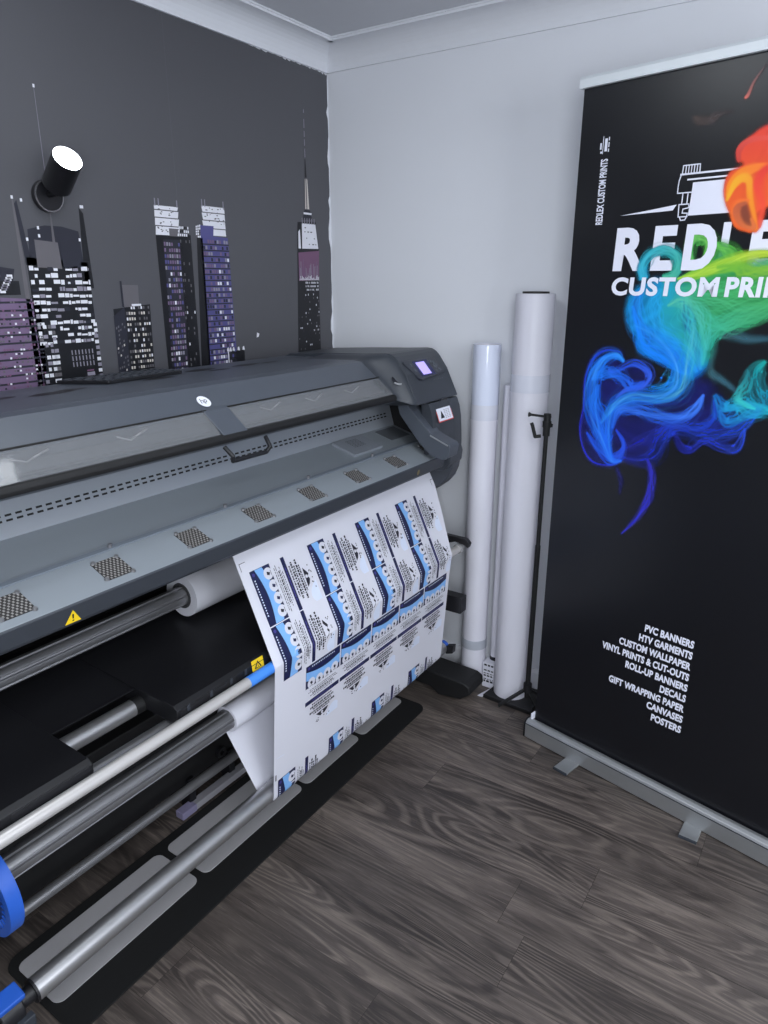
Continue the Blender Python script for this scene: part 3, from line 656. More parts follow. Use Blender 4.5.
# recesses and clips on the top cover
tops = [(-1.49, -.32, .05, .022), (-1.43, -.30, .035, .02), (-1.17, -.31, .045, .02), (-.97, -.25, .05, .025), (-.94, -.30, .035, .012), (-.80, -.27, .05, .02), (-1.62, -.29, .05, .02), (-.70, -.28, .03, .012)]
for x, y, a, b_ in tops:
    t = MB(); z = 1.3435+(-.150-y)/.35*.010
    t.add([(x+a*math.cos(2*PI*i/20)+.01*math.cos(6*PI*i/20), y+b_*math.sin(2*PI*i/20), z+.0006) for i in range(20)], [tuple(range(20))]); t.build('top_recess', M['black'], P_)
# front windows, with the carriage rail behind
M['glass'] = mat('smoked_window', (132, 134, 138), .06, alpha=.42, spec=.6)
M['inner'] = mat('carriage_rail_grey', (92, 94, 98), .4, .3, var=.2, scale=5)
for xa, xb in ((-2.14, -1.283), (-1.203, -.535)):
    w = MB(); w.add([(xa-.0, -.600, 1.3015), (xb+.012, -.600, 1.3015), (xb-.006, -.662, 1.2525), (xa, -.662, 1.2525), (xa, -.597, 1.2995), (xb+.012, -.597, 1.2995), (xb-.006, -.659, 1.2505), (xa, -.659, 1.2505)],
        [(0,1,2,3), (7,6,5,4), (0,4,5,1), (3,2,6,7), (0,3,7,4), (1,5,6,2)])
    wo = w.build('window', M['glass'], P_)
    r = MB(); r.tube((xa, -.5985, 1.3032), (xb+.010, -.5985, 1.3032), .0022, seg=8); r.build('window_seal', M['matblack'], wo)
    r = MB(); r.prism([(-.605, 1.268), (-.628, 1.255), (-.636, 1.262), (-.612, 1.280)], xa+.004, xb-.012); r.build('carriage_rail', M['inner'], wo, .002)
    for k in range(3):
        xx = xa+(xb-xa)*(.2+.27*k); r = MB(); r.path([(xx-.03, -.612, 1.287), (xx-.005, -.624, 1.278), (xx+.02, -.619, 1.285), (xx+.05, -.608, 1.29)], .0022, 8)
        r.build('ink_tube', mat('pale_ink_tube', (140, 140, 143), .35), wo)
po = MB(); po.prism([(-.590, 1.3085), (-.603, 1.302), (-.666, 1.2525), (-.660, 1.246)], -1.283, -1.203); po.build('window_post', M['char'], P_, .002)
po = MB(); po.prism([(-.590, 1.3085), (-.603, 1.302), (-.666, 1.2525), (-.660, 1.246)], XL, -2.14); po.build('window_post', M['char'], P_, .002)
lip = MB(); lip.prism([(-.655, 1.2555), (-.668, 1.2515), (-.672, 1.243), (-.670, 1.234), (-.60, 1.212), (-.60, 1.222), (-.650, 1.238)], XL, -.535); lip.build('window_sill', M['matblack'], P_, .002)
ba = MB()
cx, cy, cz = -1.256, -.5745, 1.3205
nx = Vector((0, -.60, .80)); ux = Vector((1, 0, 0)); vx = nx.cross(ux); vx = -vx if vx.z < 0 else vx
ctr = Vector((cx, cy, cz))+nx*.0012
ba.add([ctr+.0185*(math.cos(2*PI*i/40)*ux+math.sin(2*PI*i/40)*vx) for i in range(40)], [tuple(range(40))], 0)
for t_, u0, u1, w0, w1 in (('h', -.0095, -.0005, -.006, .010), ('p', .0005, .0095, -.0095, .0055)):
    lettering(ba, t_, lambda u, v: ctr+nx*.0003+ux*(u0+(u1-u0)*u+.003*(v-.5))+vx*(w0+(w1-w0)*v), 1, bold=.0)
bd = ba.build('maker_badge', [M['white'], M['ink']], P_, fix=False)
# perforated plate below the windows
pf = MB(); pa, pb = (-.474, 1.176), (-.497, 1.0975)
pf.slab([pa, pb], XL+.05, -.285, .003)
dv = Vector((pb[0]-pa[0], pb[1]-pa[1])); nn = Vector((dv.y, -dv.x)).normalized()
if nn.x > 0: nn = -nn
x = -2.18
while x < -.33:
    for t0 in (.40, .53):
        y0, z0 = pa[0]+dv.x*t0+nn.x*.0006, pa[1]+dv.y*t0+nn.y*.0006; y1, z1 = y0+dv.x*.055, z0+dv.y*.055
        xo = .011 if t0 > .55 else 0
        pf.poly([(x+xo, y0, z0), (x+xo+.014, y0, z0), (x+xo+.014, y1, z1), (x+xo, y1, z1)], 1)
    x += .0225
pf.build('perforated_plate', [M['perf'], M['deep']], P_)
# curing cover: slope, ridge, front strip with vents, charcoal front edge
E0, E1, E3, E4 = (-.497, 1.097), (-.630, 1.0575), (-.642, 1.0595), (-.734, 1.0230)
cov = MB(); cov.prism([E0, E1, E3, E4, (-.73, 1.0), (-.62, 1.03), (-.48, 1.07), (-.47, 1.10)], XL+.05, -.285); cov.build('curing_cover', M['silver'], P_, .0015)
rg = MB(); rg.prism([(-.6225, 1.0598), (-.629, 1.0655), (-.640, 1.0625), (-.640, 1.055), (-.622, 1.056)], XL+.05, -.29); rg.build('cover_ridge', mat('ridge_steel', (118, 126, 136), .45, .25, var=.02), P_)
fe = MB(); fe.prism([E4, (-.7375, 1.0200), (-.7355, 1.010), (-.7305, .984), (-.724, .9755), (-.690, .980), (-.690, 1.0), (-.72, 1.02)], XL+.05, -.318); fe.build('front_edge', M['char2'], P_, .0015)
und = MB(); und.prism([(-.715, .978), (-.66, .966), (-.60, .95), (-.30, .93), (-.30, .95), (-.50, 1.06), (-.715, 1.0)], XL+.05, -.285); und.build('underside', M['matblack'], P_)
sd_ = MB(); sd_.box(-.283, -.270, -.70, -.42, .95, 1.215); sd_.build('inner_side', M['matblack'], P_)
sv = Vector((0, E4[0]-E3[0], E4[1]-E3[1])); sl_ = sv.length; sv.normalize(); sn = Vector((0, sv.z, -sv.y)); sn = -sn if sn.y > 0 else sn
sc_ = Vector((0, (E3[0]+E4[0])/2, (E3[1]+E4[1])/2))
for i in range(9):
    xv = -2.0625+.2136*i
    v = MB(); c0 = sc_+Vector((xv, 0, 0))+sn*.0008
    W2, H2 = .0315, .029
    v.obox(c0, ux*W2, sv*H2, sn*.0008, 0)
    for a in range(15):
        for b2 in range(9):
            if (a+b2) % 2: continue
            cc = c0+ux*(-W2+.0042*(a+.5))+sv*(-H2+.00644*(b2+.5))+sn*.0009
            v.poly([cc-ux*.0018-sv*.0024, cc+ux*.0018-sv*.0024, cc+ux*.0018+sv*.0024, cc-ux*.0018+sv*.0024], 1)
    vo = v.build('vent', [mat('vent_dark', (40, 38, 38), .6), M['grille']], P_, fix=False)
    for a, b2 in ((-.8, -1.12), (.86, -1.0), (-1.0, .95), (.9, 1.1)):
        s_ = MB(); s_.tube(c0+ux*a*W2+sv*b2*H2*.9, c0+ux*a*W2+sv*b2*H2*.9+sn*.004, .0055, .004, 12); s_.build('screw', M['aludark'], vo)
for xb in (-1.93, -1.599, -1.267, -.943, -.622):
    s_ = MB(); s_.tube((xb, -.632, 1.061), (xb, -.634, 1.072), .005, .0045, 12); s_.build('cover_bolt', M['aludark'], P_)
# access flap and dark window on the slope
tv = Vector((0, E1[0]-E0[0], E1[1]-E0[1])); tl = tv.length; tv.normalize(); tn = Vector((0, tv.z, -tv.y)); tn = -tn if tn.y > 0 else tn
def slope(x, t, off=0.): return Vector((x, E0[0], E0[1]))+tv*(t*tl)+tn*off
def quadp(b, xa, xb, t0, t1, o0, o1): b.add([slope(xa, t0, o1), slope(xb, t0, o1), slope(xb, t1, o1), slope(xa, t1, o1), slope(xa, t0, o0), slope(xb, t0, o0), slope(xb, t1, o0), slope(xa, t1, o0)], [(0,1,2,3), (7,6,5,4), (0,4,5,1), (1,5,6,2), (2,6,7,3), (3,7,4,0)])
fp = MB(); quadp(fp, -.675, -.517, .10, .78, .0, .009)
for a in range(7):
    for b2 in range(7):
        cc = slope(-.625+.009*a, .20+.05*b2, .0094); fp.poly([cc, cc+ux*.005, cc+ux*.005+tv*.0035, cc+tv*.0035], 1)
fp.build('access_flap', [M['perf'], M['char2']], P_, .0008)
dw = MB(); quadp(dw, -.425, -.305, .08, .62, .0, .0012); dw.build('vent_window', mat('dark_mesh', (92, 96, 102), .5, .2), P_)
# lift handle under the centre post
h = MB(); h.path([(-1.275, -.655, 1.222), (-1.268, -.675, 1.200), (-1.262, -.668, 1.186), (-1.145, -.668, 1.186), (-1.138, -.675, 1.200), (-1.132, -.655, 1.222)], .0055, 12); h.build('lift_handle', M['black'], P_)
# warning triangle on the front edge and a small round mark further right
ev = Vector((0, -.0075, .038)).normalized(); en = Vector((0, ev.z, -ev.y)); en = -en if en.y > 0 else en
ec = Vector((-1.762, -.7335, .9975))+en*.0012
t = MB(); t.poly([ec+ux*.017-ev*.013, ec-ux*.017-ev*.013, ec+ev*.015]); 
t.poly([ec-ux*.002+ev*.006+en*.0004, ec+ux*.002+ev*.006+en*.0004, ec+ux*.0013-ev*.004+en*.0004, ec-ux*.0013-ev*.004+en*.0004], 1)
t.poly([ec-ux*.0018-ev*.0065+en*.0004, ec+ux*.0018-ev*.0065+en*.0004, ec+ux*.0018-ev*.0095+en*.0004, ec-ux*.0018-ev*.0095+en*.0004], 1); t.build('warning_label', [M['yellow'], M['ink']], P_, fix=False)
ec = Vector((-.50, -.7335, .9975))+en*.001; t = MB(); t.add([ec+.010*(math.cos(2*PI*i/16)*ux*.8+math.sin(2*PI*i/16)*ev) for i in range(16)], [tuple(range(16))]); t.build('round_mark', mat('tan_mark', (128, 112, 78), .5), P_, fix=False)
# right end: thin outer shell, upper housing with the control panel, side frame
full = [(-.12, .80), (-.12, 1.33), (-.17, 1.352), (-.34, 1.362), (-.506, 1.369), (-.585, 1.374), (-.606, 1.372), (-.622, 1.364), (-.636, 1.351), (-.668, 1.308), (-.709, 1.225), (-.724, 1.18), (-.731, 1.143), (-.735, 1.09), (-.737, 1.045), (-.7365, .997), (-.730, .955), (-.716, .923), (-.69, .893), (-.653, .864), (-.60, .835), (-.5, .81)]
top_prof = [(-.12, 1.0), (-.12, 1.33), (-.17, 1.352), (-.34, 1.362), (-.506, 1.369), (-.585, 1.374), (-.606, 1.372), (-.622, 1.364), (-.636, 1.351), (-.668, 1.308), (-.7085, 1.225), (-.713, 1.214), (-.40, 1.20)]
u = MB(); u.prism(top_prof, -.475, -.2); u.build('end_housing', M['char2'], P_, .0025, 2)
low = [(-.12, .80), (-.12, .99), (-.42, 1.19), (-.712, 1.2095), (-.724, 1.18), (-.731, 1.143), (-.735, 1.09), (-.737, 1.045), (-.7365, .997), (-.730, .955), (-.716, .923), (-.69, .893), (-.653, .864), (-.60, .835), (-.5, .81)]
ec_ = MB(); ec_.prism(low, -.262, -.2); ec_.build('end_cap', M['char2'], P_, .004, 2)
lo = MB(); lo.prism([(-.685, 1.2085), (-.712, 1.2095), (-.724, 1.18), (-.731, 1.143), (-.735, 1.09), (-.737, 1.045), (-.70, 1.03)], -.405, -.26); lo.build('service_door', M['char2'], P_)
u2 = MB(); u2.loft([(-.30, 1.215), (-.30, 1.347), (-.505, 1.353), (-.535, 1.350), (-.548, 1.340), (-.600, 1.3005), (-.667, 1.246), (-.670, 1.234), (-.60, 1.212)], [(-.30, 1.215), (-.34, 1.360), (-.506, 1.3675), (-.590, 1.372), (-.612, 1.366), (-.640, 1.342), (-.7085, 1.225), (-.708, 1.214), (-.60, 1.205)], -.541, -.474); u2.build('end_housing', M['char2'], P_, .001, 1)
arm = MB(); arm.prism([(-.612, 1.200), (-.636, 1.216), (-.648, 1.208), (-.742, 1.119), (-.754, 1.113), (-.812, 1.091), (-.819, 1.080), (-.813, 1.046), (-.792, 1.034), (-.745, 1.043), (-.70, 1.08), (-.62, 1.17)], -.440, -.378); arm.build('side_frame', M['char'], P_, .003, 2)
tr = MB(); tr.obox((-.4412, -.776, 1.099), (.0008, 0, 0), Vector((0, -.034, -.0135)), Vector((0, -.0008, .0022)))
tr = tr.build('frame_trim', mat('light_trim', (160, 162, 166), .35, .5), P_)
cn = MB(); cn.prism([(-.66, 1.0), (-.735, 1.05), (-.745, 1.02), (-.742, .985), (-.715, .955), (-.66, .95)], -.299, -.205); cn.build('corner_block', M['char2'], P_, .004, 2)
# control panel
pv = Vector((0, -.032, -.043)).normalized(); pn = Vector((0, pv.z, -pv.y)); pn = -pn if pn.y > 0 else pn
pc = Vector((-.352, -.6600, 1.3180))+pn*.0012
def pp(a, b_, off): return pc+ux*a+pv*b_+pn*off
cpn = MB(); ring = [(-.100, -.037), (.088, -.037), (.096, -.030), (.112, .022), (.106, .030), (-.050, .040), (-.062, .036), (-.108, -.030)]
n = len(ring); cpn.add([pp(a, b_, o) for o in (-.004, .003) for a, b_ in ring], [(i, (i+1) % n, n+(i+1) % n, n+i) for i in range(n)]+[tuple(range(n-1, -1, -1)), tuple(range(n, 2*n))])
cpo = cpn.build('control_panel', mat('panel_gloss', (46, 49, 58), .3), P_, .0015)
sb = MB(); sb.add([pp(a, b_, .0035) for a, b_ in ((-.056, -.030), (.040, -.030), (.050, .030), (-.044, .030))], [(0,1,2,3)]); sb.build('screen_bezel', mat('screen_bezel', (30, 34, 82), .2), cpo)
sb = MB(); sb.add([pp(a, b_, .0045) for a, b_ in ((-.040, -.024), (.016, -.024), (.024, .024), (-.030, .024))], [(0,1,2,3)])
sb.build('screen', mat('lit_screen', (150, 140, 230), .2, emit=(190, 172, 255), estr=.7), cpo)
for a, b_, r in ((-.072, -.018, .006), (-.066, .004, .006), (.060, -.020, .007), (.076, -.014, .006), (.072, .000, .010), (.086, -.004, .006), (.088, .014, .006), (.066, .018, .006)):
    k = MB(); k.tube(pp(a, b_, .003), pp(a, b_, .0055), r, r*.85, 16); k.build('button', M['char'], cpo)
k = MB()
for i in range(5): k.obox(pp(.040+.014*i-.02, .048, .0012), ux*.0055, pv*.0014, pn*.0003)
k.build('model_mark', M['char'], P_)
# latch with its pale lip at the window's right end
lt = MB(); lc = Vector((-.497, -.6415, 1.2905))
lv = Vector((0, -.062, -.060)).normalized(); ln_ = Vector((0, lv.z, -lv.y)); ln_ = -ln_ if ln_.y > 0 else ln_
lt.add([lc+.021*(math.cos(2*PI*i/20)*ux*1.1+math.sin(2*PI*i/20)*lv*.8)+ln_*.006 for i in range(20)], [tuple(range(20))])
lo_ = lt.build('latch', M['ink'], P_)
lt = MB(); lt.path([lc+ux*(-.026+.0085*i)+lv*(.006+.014*math.sin(PI*(i+.6)/7))+ln_*.007 for i in range(7)], .0032, 8); lt.build('latch_lip', mat('pale_latch', (190, 192, 196), .3, .4), lo_)
# warning sticker on the service door
st = MB(); sx = Vector((1, 0, .0)); stc = Vector((-.322, -.7275, 1.168)); sv2 = Vector((0, -.015, -.0375)).normalized(); sn2 = Vector((0, -.93, .37))
def sp_(a, b_, o): return stc+ux*a+sv2*b_+sn2*o
def sq(a0, a1, b0, b1, o, mi): st.poly([sp_(a0, b0, o), sp_(a1, b0, o), sp_(a1, b1, o), sp_(a0, b1, o)], mi)
sq(-.052, .052, -.027, .027, .001, 1); sq(-.048, .048, -.020, .0235, .0014, 0)
st.poly([sp_(-.032, .015, .0018), sp_(-.006, .015, .0018), sp_(-.019, -.012, .0018)], 2)
for i in range(6):
    for j in range(3): sq(-.001+.014*j, .009+.014*j-random.uniform(0, .004), -.013+.0055*i, -.0105+.0055*i, .0018, 3)
st.build('warning_sticker', [M['white'], M['red'], M['ink'], mat('grey_print', (150, 150, 158), .5)], P_, fix=False)
k = MB(); k.obox((-.30, -.7115, 1.212), ux*.022, Vector((0, -.003, .0)), Vector((0, -.002, .004))); k.build('door_catch', M['black'], P_, .001)
# left end
lf = MB(); lf.prism(full, -2.60, -2.29); lf.build('end_cap', M['char2'], P_, .008, 3)
# stand
for x, nm in ((-.235, 0), (-2.33, 1)):
    l = MB(); l.box(x-.035, x+.035, -.44, -.34, .07, .86); lo_ = l.build('leg', M['black'], P_, .004)
    xf = -.20 if nm == 0 else -2.33
    f = MB(); hw = .062
    prof = [(-.05, .045), (-.05, .085), (-.35, .115), (-.50, .112), (-.815, .098), (-.838, .086), (-.842, .055), (-.80, .022), (-.70, .010), (-.66, .035)]
    f.prism(prof, xf-hw, xf+hw); fo_ = f.build('foot', M['matblack'], P_, .006, 3)
    for y in (-.13, -.71):
        c = MB(); c.tube((xf-.028, y, .033), (xf+.028, y, .033), .0325, seg=24); c.build('caster', M['matblack'], fo_)
cb = MB(); cb.box(-2.30, -.27, -.36, -.30, .10, .40); cb.build('shade_beam', M['matblack'], P_, .004)  # black box added between the legs, standing in for the shade under the printer
cb = MB(); cb.box(-2.30, -.21, -.16, -.13, .55, 1.0); cb.build('rear_panel', M['matblack'], P_)
rd = MB(); rd.tube((-2.30, -.45, .167), (-.26, -.45, .167), .0145, seg=24); rd.build('stand_rod', M['aludark'], P_)
# loading table with its notch
TZ0, TZ1 = .630, .675
t = MB()
for x0, x1, yf in ((-2.28, -1.768, -.735), (-1.768, -1.552, -.588), (-1.552, -.27, -.735)):
    if yf > -.6: t.prism([(-.22, TZ1+.02), (yf, TZ1+.003), (yf+.002, TZ1-.001), (yf+.06, TZ0+.02), (-.22, TZ0+.02)], x0, x1)
    else: t.prism([(-.22, TZ1+.02), (yf+.013, TZ1+.003), (yf, TZ1-.005), (yf, TZ0+.004), (yf+.007, TZ0), (-.22, TZ0+.02)], x0, x1)
ta = t.build('loading_table', mat('black_loading_table', (19, 19, 23), .5, var=.1, scale=12), P_, .003)
for x0, x1 in ((-1.95, -1.768), (-1.552, -1.36)):
    e = MB(); e.obox(((x0+x1)/2, -.7358, .651), ux*((x1-x0)/2-.01), (0, .001, 0), (0, 0, .018)); e.build('table_edge_pad', M['black'], ta, .001)
for x in (-1.385, -1.335, -1.45, -1.52): 
    e = MB(); e.obox((x, -.7372, .664), ux*.004, (0, .0012, 0), (0, 0, .008)); e.build('edge_clip', M['char2'], ta, .0006)
it = MB(); it.tube((-1.84, -.602, .643), (-1.576, -.602, .643), .0205, seg=32); it.build('inner_tube', M['alu'], P_)
it = MB(); it.tube((-1.576, -.602, .643), (-1.50, -.602, .643), .021, seg=32); it.build('inner_tube', M['matblack'], P_)
it = MB(); it.tube((-2.2, -.69, .612), (-.3, -.69, .612), .016, seg=24); it.build('inner_tube', M['aludark'], P_)
# diverter bar, blue ring, brackets
br = MB(); br.tube((-2.25, -.752, .6435), (-.235, -.752, .6435), .0142, seg=32); bar = br.build('diverter_bar', M['satin'], P_)
br = MB(); br.tube((-1.345, -.752, .6435), (-1.235, -.752, .6435), .0147, seg=32); br.build('blue_ring', M['tapeblue'], bar)
br = MB(); br.tube((-.236, -.752, .6435), (-.219, -.752, .6435), .0185, seg=24); br.build('bar_end', mat('bar_end_grey', (150, 150, 152), .4), bar)
k = MB(); k.prism([(-.735, .690), (-.785, .688), (-.800, .672), (-.794, .655), (-.778, .664), (-.74, .670), (-.70, .655), (-.42, .60), (-.42, .64), (-.70, .69)], -.235, -.213); k.build('bar_bracket', M['black'], P_, .002)
k = MB(); k.box(-.262, -.213, -.788, -.70, .392, .458); k.build('take_up_drive', M['black'], P_, .004)
k = MB(); k.box(-.255, -.22, -.70, -.42, .40, .45); k.build('drive_arm', M['black'], P_, .003)
k = MB(); c0 = Vector((-1.29, -.7372, .668)); 
k.poly([c0+Vector((-.021, 0, -.017)), c0+Vector((.021, 0, -.017)), c0+Vector((.021, .004, .012)), c0+Vector((-.021, .004, .012))], 0)
c1 = c0+Vector((0, -.0006, 0)); k.poly([c1+Vector((-.014, 0, -.012)), c1+Vector((.012, 0, -.012)), c1+Vector((-.001, .002, .008))], 1); k.poly([c1+Vector((-.008, -.0004, -.0095)), c1+Vector((.006, -.0004, -.0095)), c1+Vector((-.001, .0014, .002))], 0)
k.poly([c1+Vector((-.002, -.0008, -.008)), c1+Vector((.0005, -.0008, -.008)), c1+Vector((-.0006, .0008, -.001))], 1)
k.build('warning_label', [M['yellow'], M['ink']], P_, fix=False)
# low bracket behind the mat with its pale plate
k = MB(); k.box(-1.31, -1.02, -.392, -.362, .012, .034); ko = k.build('sensor_strip', mat('pale_metal_strip', (170, 168, 174), .4, .3), P_, .002)
k = MB(); k.box(-1.312, -1.255, -.394, -.360, .0115, .0355); k.build('strip_end', mat('lilac_plastic', (140, 134, 164), .4), ko, .002)
k = MB(); k.tube((-1.19, -.37, .012), (-1.19, -.365, .012), .004); 
for x in (-1.25, -1.08):
    k2 = MB(); k2.box(x-.012, x+.012, -.372, -.33, .0, .118); k2.build('strip_support', M['black'], ko)
k = MB(); k.tube((-1.12, -.361, .135), (-1.12, -.376, .135), .018, seg=20, ri=.008); k.build('beam_boss', M['black'], P_)

# ------------------------------------------------------------------ spindles, rolls, tension bar
def grooved(p0x, p1x, cy, cz, r, name, m, parent, ng=7):
    g = MB(); seg = 84; prof = []
    for i in range(seg):
        a = 2*PI*i/seg; ph = (i % (seg//ng)); rr = r if ph > 2 else r*.86
        prof.append((cy+rr*math.cos(a), cz+rr*math.sin(a)))
    g.prism(prof, p0x, p1x); return g.build(name, m, parent)
sp = thing('supply_spindle', (-1.5, -.42, .762), 'grooved grey supply spindle under the printer carrying the blank media roll', 'spindle')
grooved(-2.26, -.30, -.42, .762, .028, 'spindle_tube', M['aludark'], sp)
for x in (-2.275, -.292):
    k = MB(); k.tube((x, -.42, .762), (x+.02, -.42, .762), .045, seg=32); k.build('hub', M['black'], sp, .003)
ro = MB(); ro.tube((-1.255, -.42, .762), (-.36, -.42, .762), .062, seg=64, ri=.037); ro = rebase(ro.build('media_roll', M['rollgrey']), (-.8, -.42, .70)); tag(ro, 'thick blank grey-white media roll on the upper spindle behind the printed sheet', 'media roll')
k = MB(); k.tube((-1.257, -.42, .762), (-.358, -.42, .762), .0372, seg=48, ri=.0295); k.build('core', mat('roll_core', (60, 60, 62), .6), ro)
TY, TZ = -.62, .463
tu = thing('take_up_spindle', (-1.5, TY, TZ), 'dark grooved take-up spindle with a blue flange wheel at its left end', 'spindle')
grooved(-1.955, -.262, TY, TZ, .0285, 'spindle_tube', M['aludark'], tu)
fl_ = MB(); fl_.tube((-1.972, TY, TZ-.012), (-1.944, TY, TZ-.012), .103, seg=72, ri=.085); flo = fl_.build('flange', M['blue'], tu)
k = MB(); k.tube((-1.968, TY, TZ-.012), (-1.950, TY, TZ-.012), .0865, seg=72, ri=.030); k.build('flange_web', mat('deep_blue_plastic', (22, 52, 120), .45), flo)
for i in range(30):
    a = 2*PI*i/30; k = MB(); k.obox((-1.958, TY+.080*math.cos(a), TZ-.012+.080*math.sin(a)), (.013, 0, 0), (0, .010*math.cos(a), .010*math.sin(a)), (0, -.0016*math.sin(a), .0016*math.cos(a))); k.build('rib', M['blue'], flo)
tr_ = MB(); tr_.tube((-1.305, TY, TZ), (-.31, TY, TZ), .037, seg=64, ri=.0292); tr_ = rebase(tr_.build('wound_paper', M['paper']), (-.8, TY, TZ-.037)); tag(tr_, 'thin roll of white paper wound on the lower take-up spindle below the table', 'paper roll')
PY, PZ, PR = -.7095, .2262, .0252
tb = thing('tension_bar', (-1.1, PY, PZ-PR), 'thick silver tension bar hanging in the paper loop above the black mat', 'bar')
k = MB(); k.tube((-1.955, PY, PZ), (-.262, PY, PZ), PR, seg=48); k.build('bar_tube', M['alu'], tb)
k = MB(); k.tube((-1.957, PY, PZ), (-1.952, PY, PZ), PR+.001, seg=40); k.tube((-1.985, PY, PZ), (-1.957, PY, PZ), .018, seg=32); k.build('end_hub', M['black'], tb)
k = MB(); k.tube((-2.03, PY, PZ), (-1.985, PY, PZ), .032, seg=40); k.build('end_hub', M['black'], tb, .003)
k = MB(); k.obox((-2.005, PY-.006, PZ+.036), (.026, 0, 0), (0, .020, .004), (0, -.002, .007)); k.build('hub_lever', M['blue'], tb, .003)
k = MB(); k.tube((-2.06, PY, PZ), (-2.03, PY, PZ), .030, .027, seg=32); k.build('end_hub', M['black'], tb, .003)
k = MB(); k.obox((-1.995, PY-.035, PZ-.02), (.02, 0, 0), (0, .008, 0), (0, 0, .012)); k.obox((-1.99, PY-.045, PZ-.035), (.012, 0, 0), (0, .006, 0), (0, 0, .008)); k.build('hub_clip', M['char2'], tb, .002)
k = MB(); k.tube((-.264, PY, PZ), (-.235, PY, PZ), .020, seg=32); k.build('end_hub', M['black'], tb, .002)
k = MB(); k.tube((-.257, PY, PZ+.0), (-.243, PY, PZ), .026, seg=32); k.build('blue_ring', M['blue'], tb, .002)
k = MB(); k.prism([(PY-.05, PZ-.012), (PY-.052, PZ+.022), (PY-.02, PZ+.012), (PY-.02, PZ-.022)], -.262, -.236); k.build('hub_clip', M['black'], tb, .002)

# ------------------------------------------------------------------ the printed sheet
RB = .0150; BC = (-.752, .6435)
pts = [(-.62, .975), (-.640, .925), (-.7664, .6492)]
for i in range(1, 8):
    a = math.radians(180-24+24*i/8); pts.append((BC[0]+RB*math.cos(a)*1.0, BC[1]+RB*math.sin(a)))
RP = PR+.0012
pts += [(BC[0]-RB, BC[1]-.004)]
for i in range(0, 19):
    a = math.radians(180+10*i); pts.append((PY+RP*math.cos(a), PZ+RP*math.sin(a)))
rr = .0378; pts += [(TY+rr*math.cos(math.radians(-8)), TZ+rr*math.sin(math.radians(-8)))]
fine = [pts[0]]
for a, b_ in zip(pts[:-1], pts[1:]):
    l = math.dist(a, b_); k_ = max(1, int(l/.006))
    fine += [(a[0]+(b_[0]-a[0])*i/k_, a[1]+(b_[1]-a[1])*i/k_) for i in range(1, k_+1)]
FY = np.array(fine); cum = np.concatenate([[0], np.cumsum(np.linalg.norm(np.diff(FY, axis=0), axis=1))])
i0 = min(range(len(fine)), key=lambda i: math.dist(fine[i], (-.640, .925))); SV = cum-cum[i0]
TG = np.gradient(FY, axis=0); TG /= np.linalg.norm(TG, axis=1)[:, None]
NRM = np.stack([TG[:, 1], -TG[:, 0]], 1)
def xr_(s): return -.250-.062*min(1., max(0., s)/.34)**.8 if s < .34 else -.312
def xl_(s): return -1.258-.004*min(1., max(0, s)/.4) if s < .75 else -1.262-.04*min(1, (s-.75)/.3)
def spt(x, s, off=0.):
    y = np.interp(s, SV, FY[:, 0]); z = np.interp(s, SV, FY[:, 1]); ny = np.interp(s, SV, NRM[:, 0]); nz = np.interp(s, SV, NRM[:, 1])
    e = max(0., (x+.40)/.15); lift = .010*e*e*math.exp(-((s-.14)/.14)**2)
    return (x, y+ny*(off+lift), z+nz*(off+lift))
sm_ = MB(); NX = 40; R_ = len(fine)
top = [spt(lerp(xl_(s), xr_(s), i/NX), s, 0.) for s in SV for i in range(NX+1)]; bot = [spt(lerp(xl_(s), xr_(s), i/NX), s, -.0003) for s in SV for i in range(NX+1)]
f = [(j*(NX+1)+i, j*(NX+1)+i+1, (j+1)*(NX+1)+i+1, (j+1)*(NX+1)+i) for j in range(R_-1) for i in range(NX)]
sm_.add(top, f, 0, True); sm_.add(bot, f, 0, True)
shp = sm_.build('printed_sheet', M['paper'], fix=False); rebase(shp, (-.76, PY, PZ-PR-.002)); tag(shp, 'long white printed sheet of blue labels hanging from the printer to the tension bar', 'printed paper')
LAB = [mat('label_navy', (20, 27, 70), .5), mat('label_blue', (128, 180, 238), .5), M['paper'], mat('label_ink', (28, 28, 44), .5), mat('label_pale', (216, 224, 243), .5), mat('label_violet', (66, 60, 130), .5)]
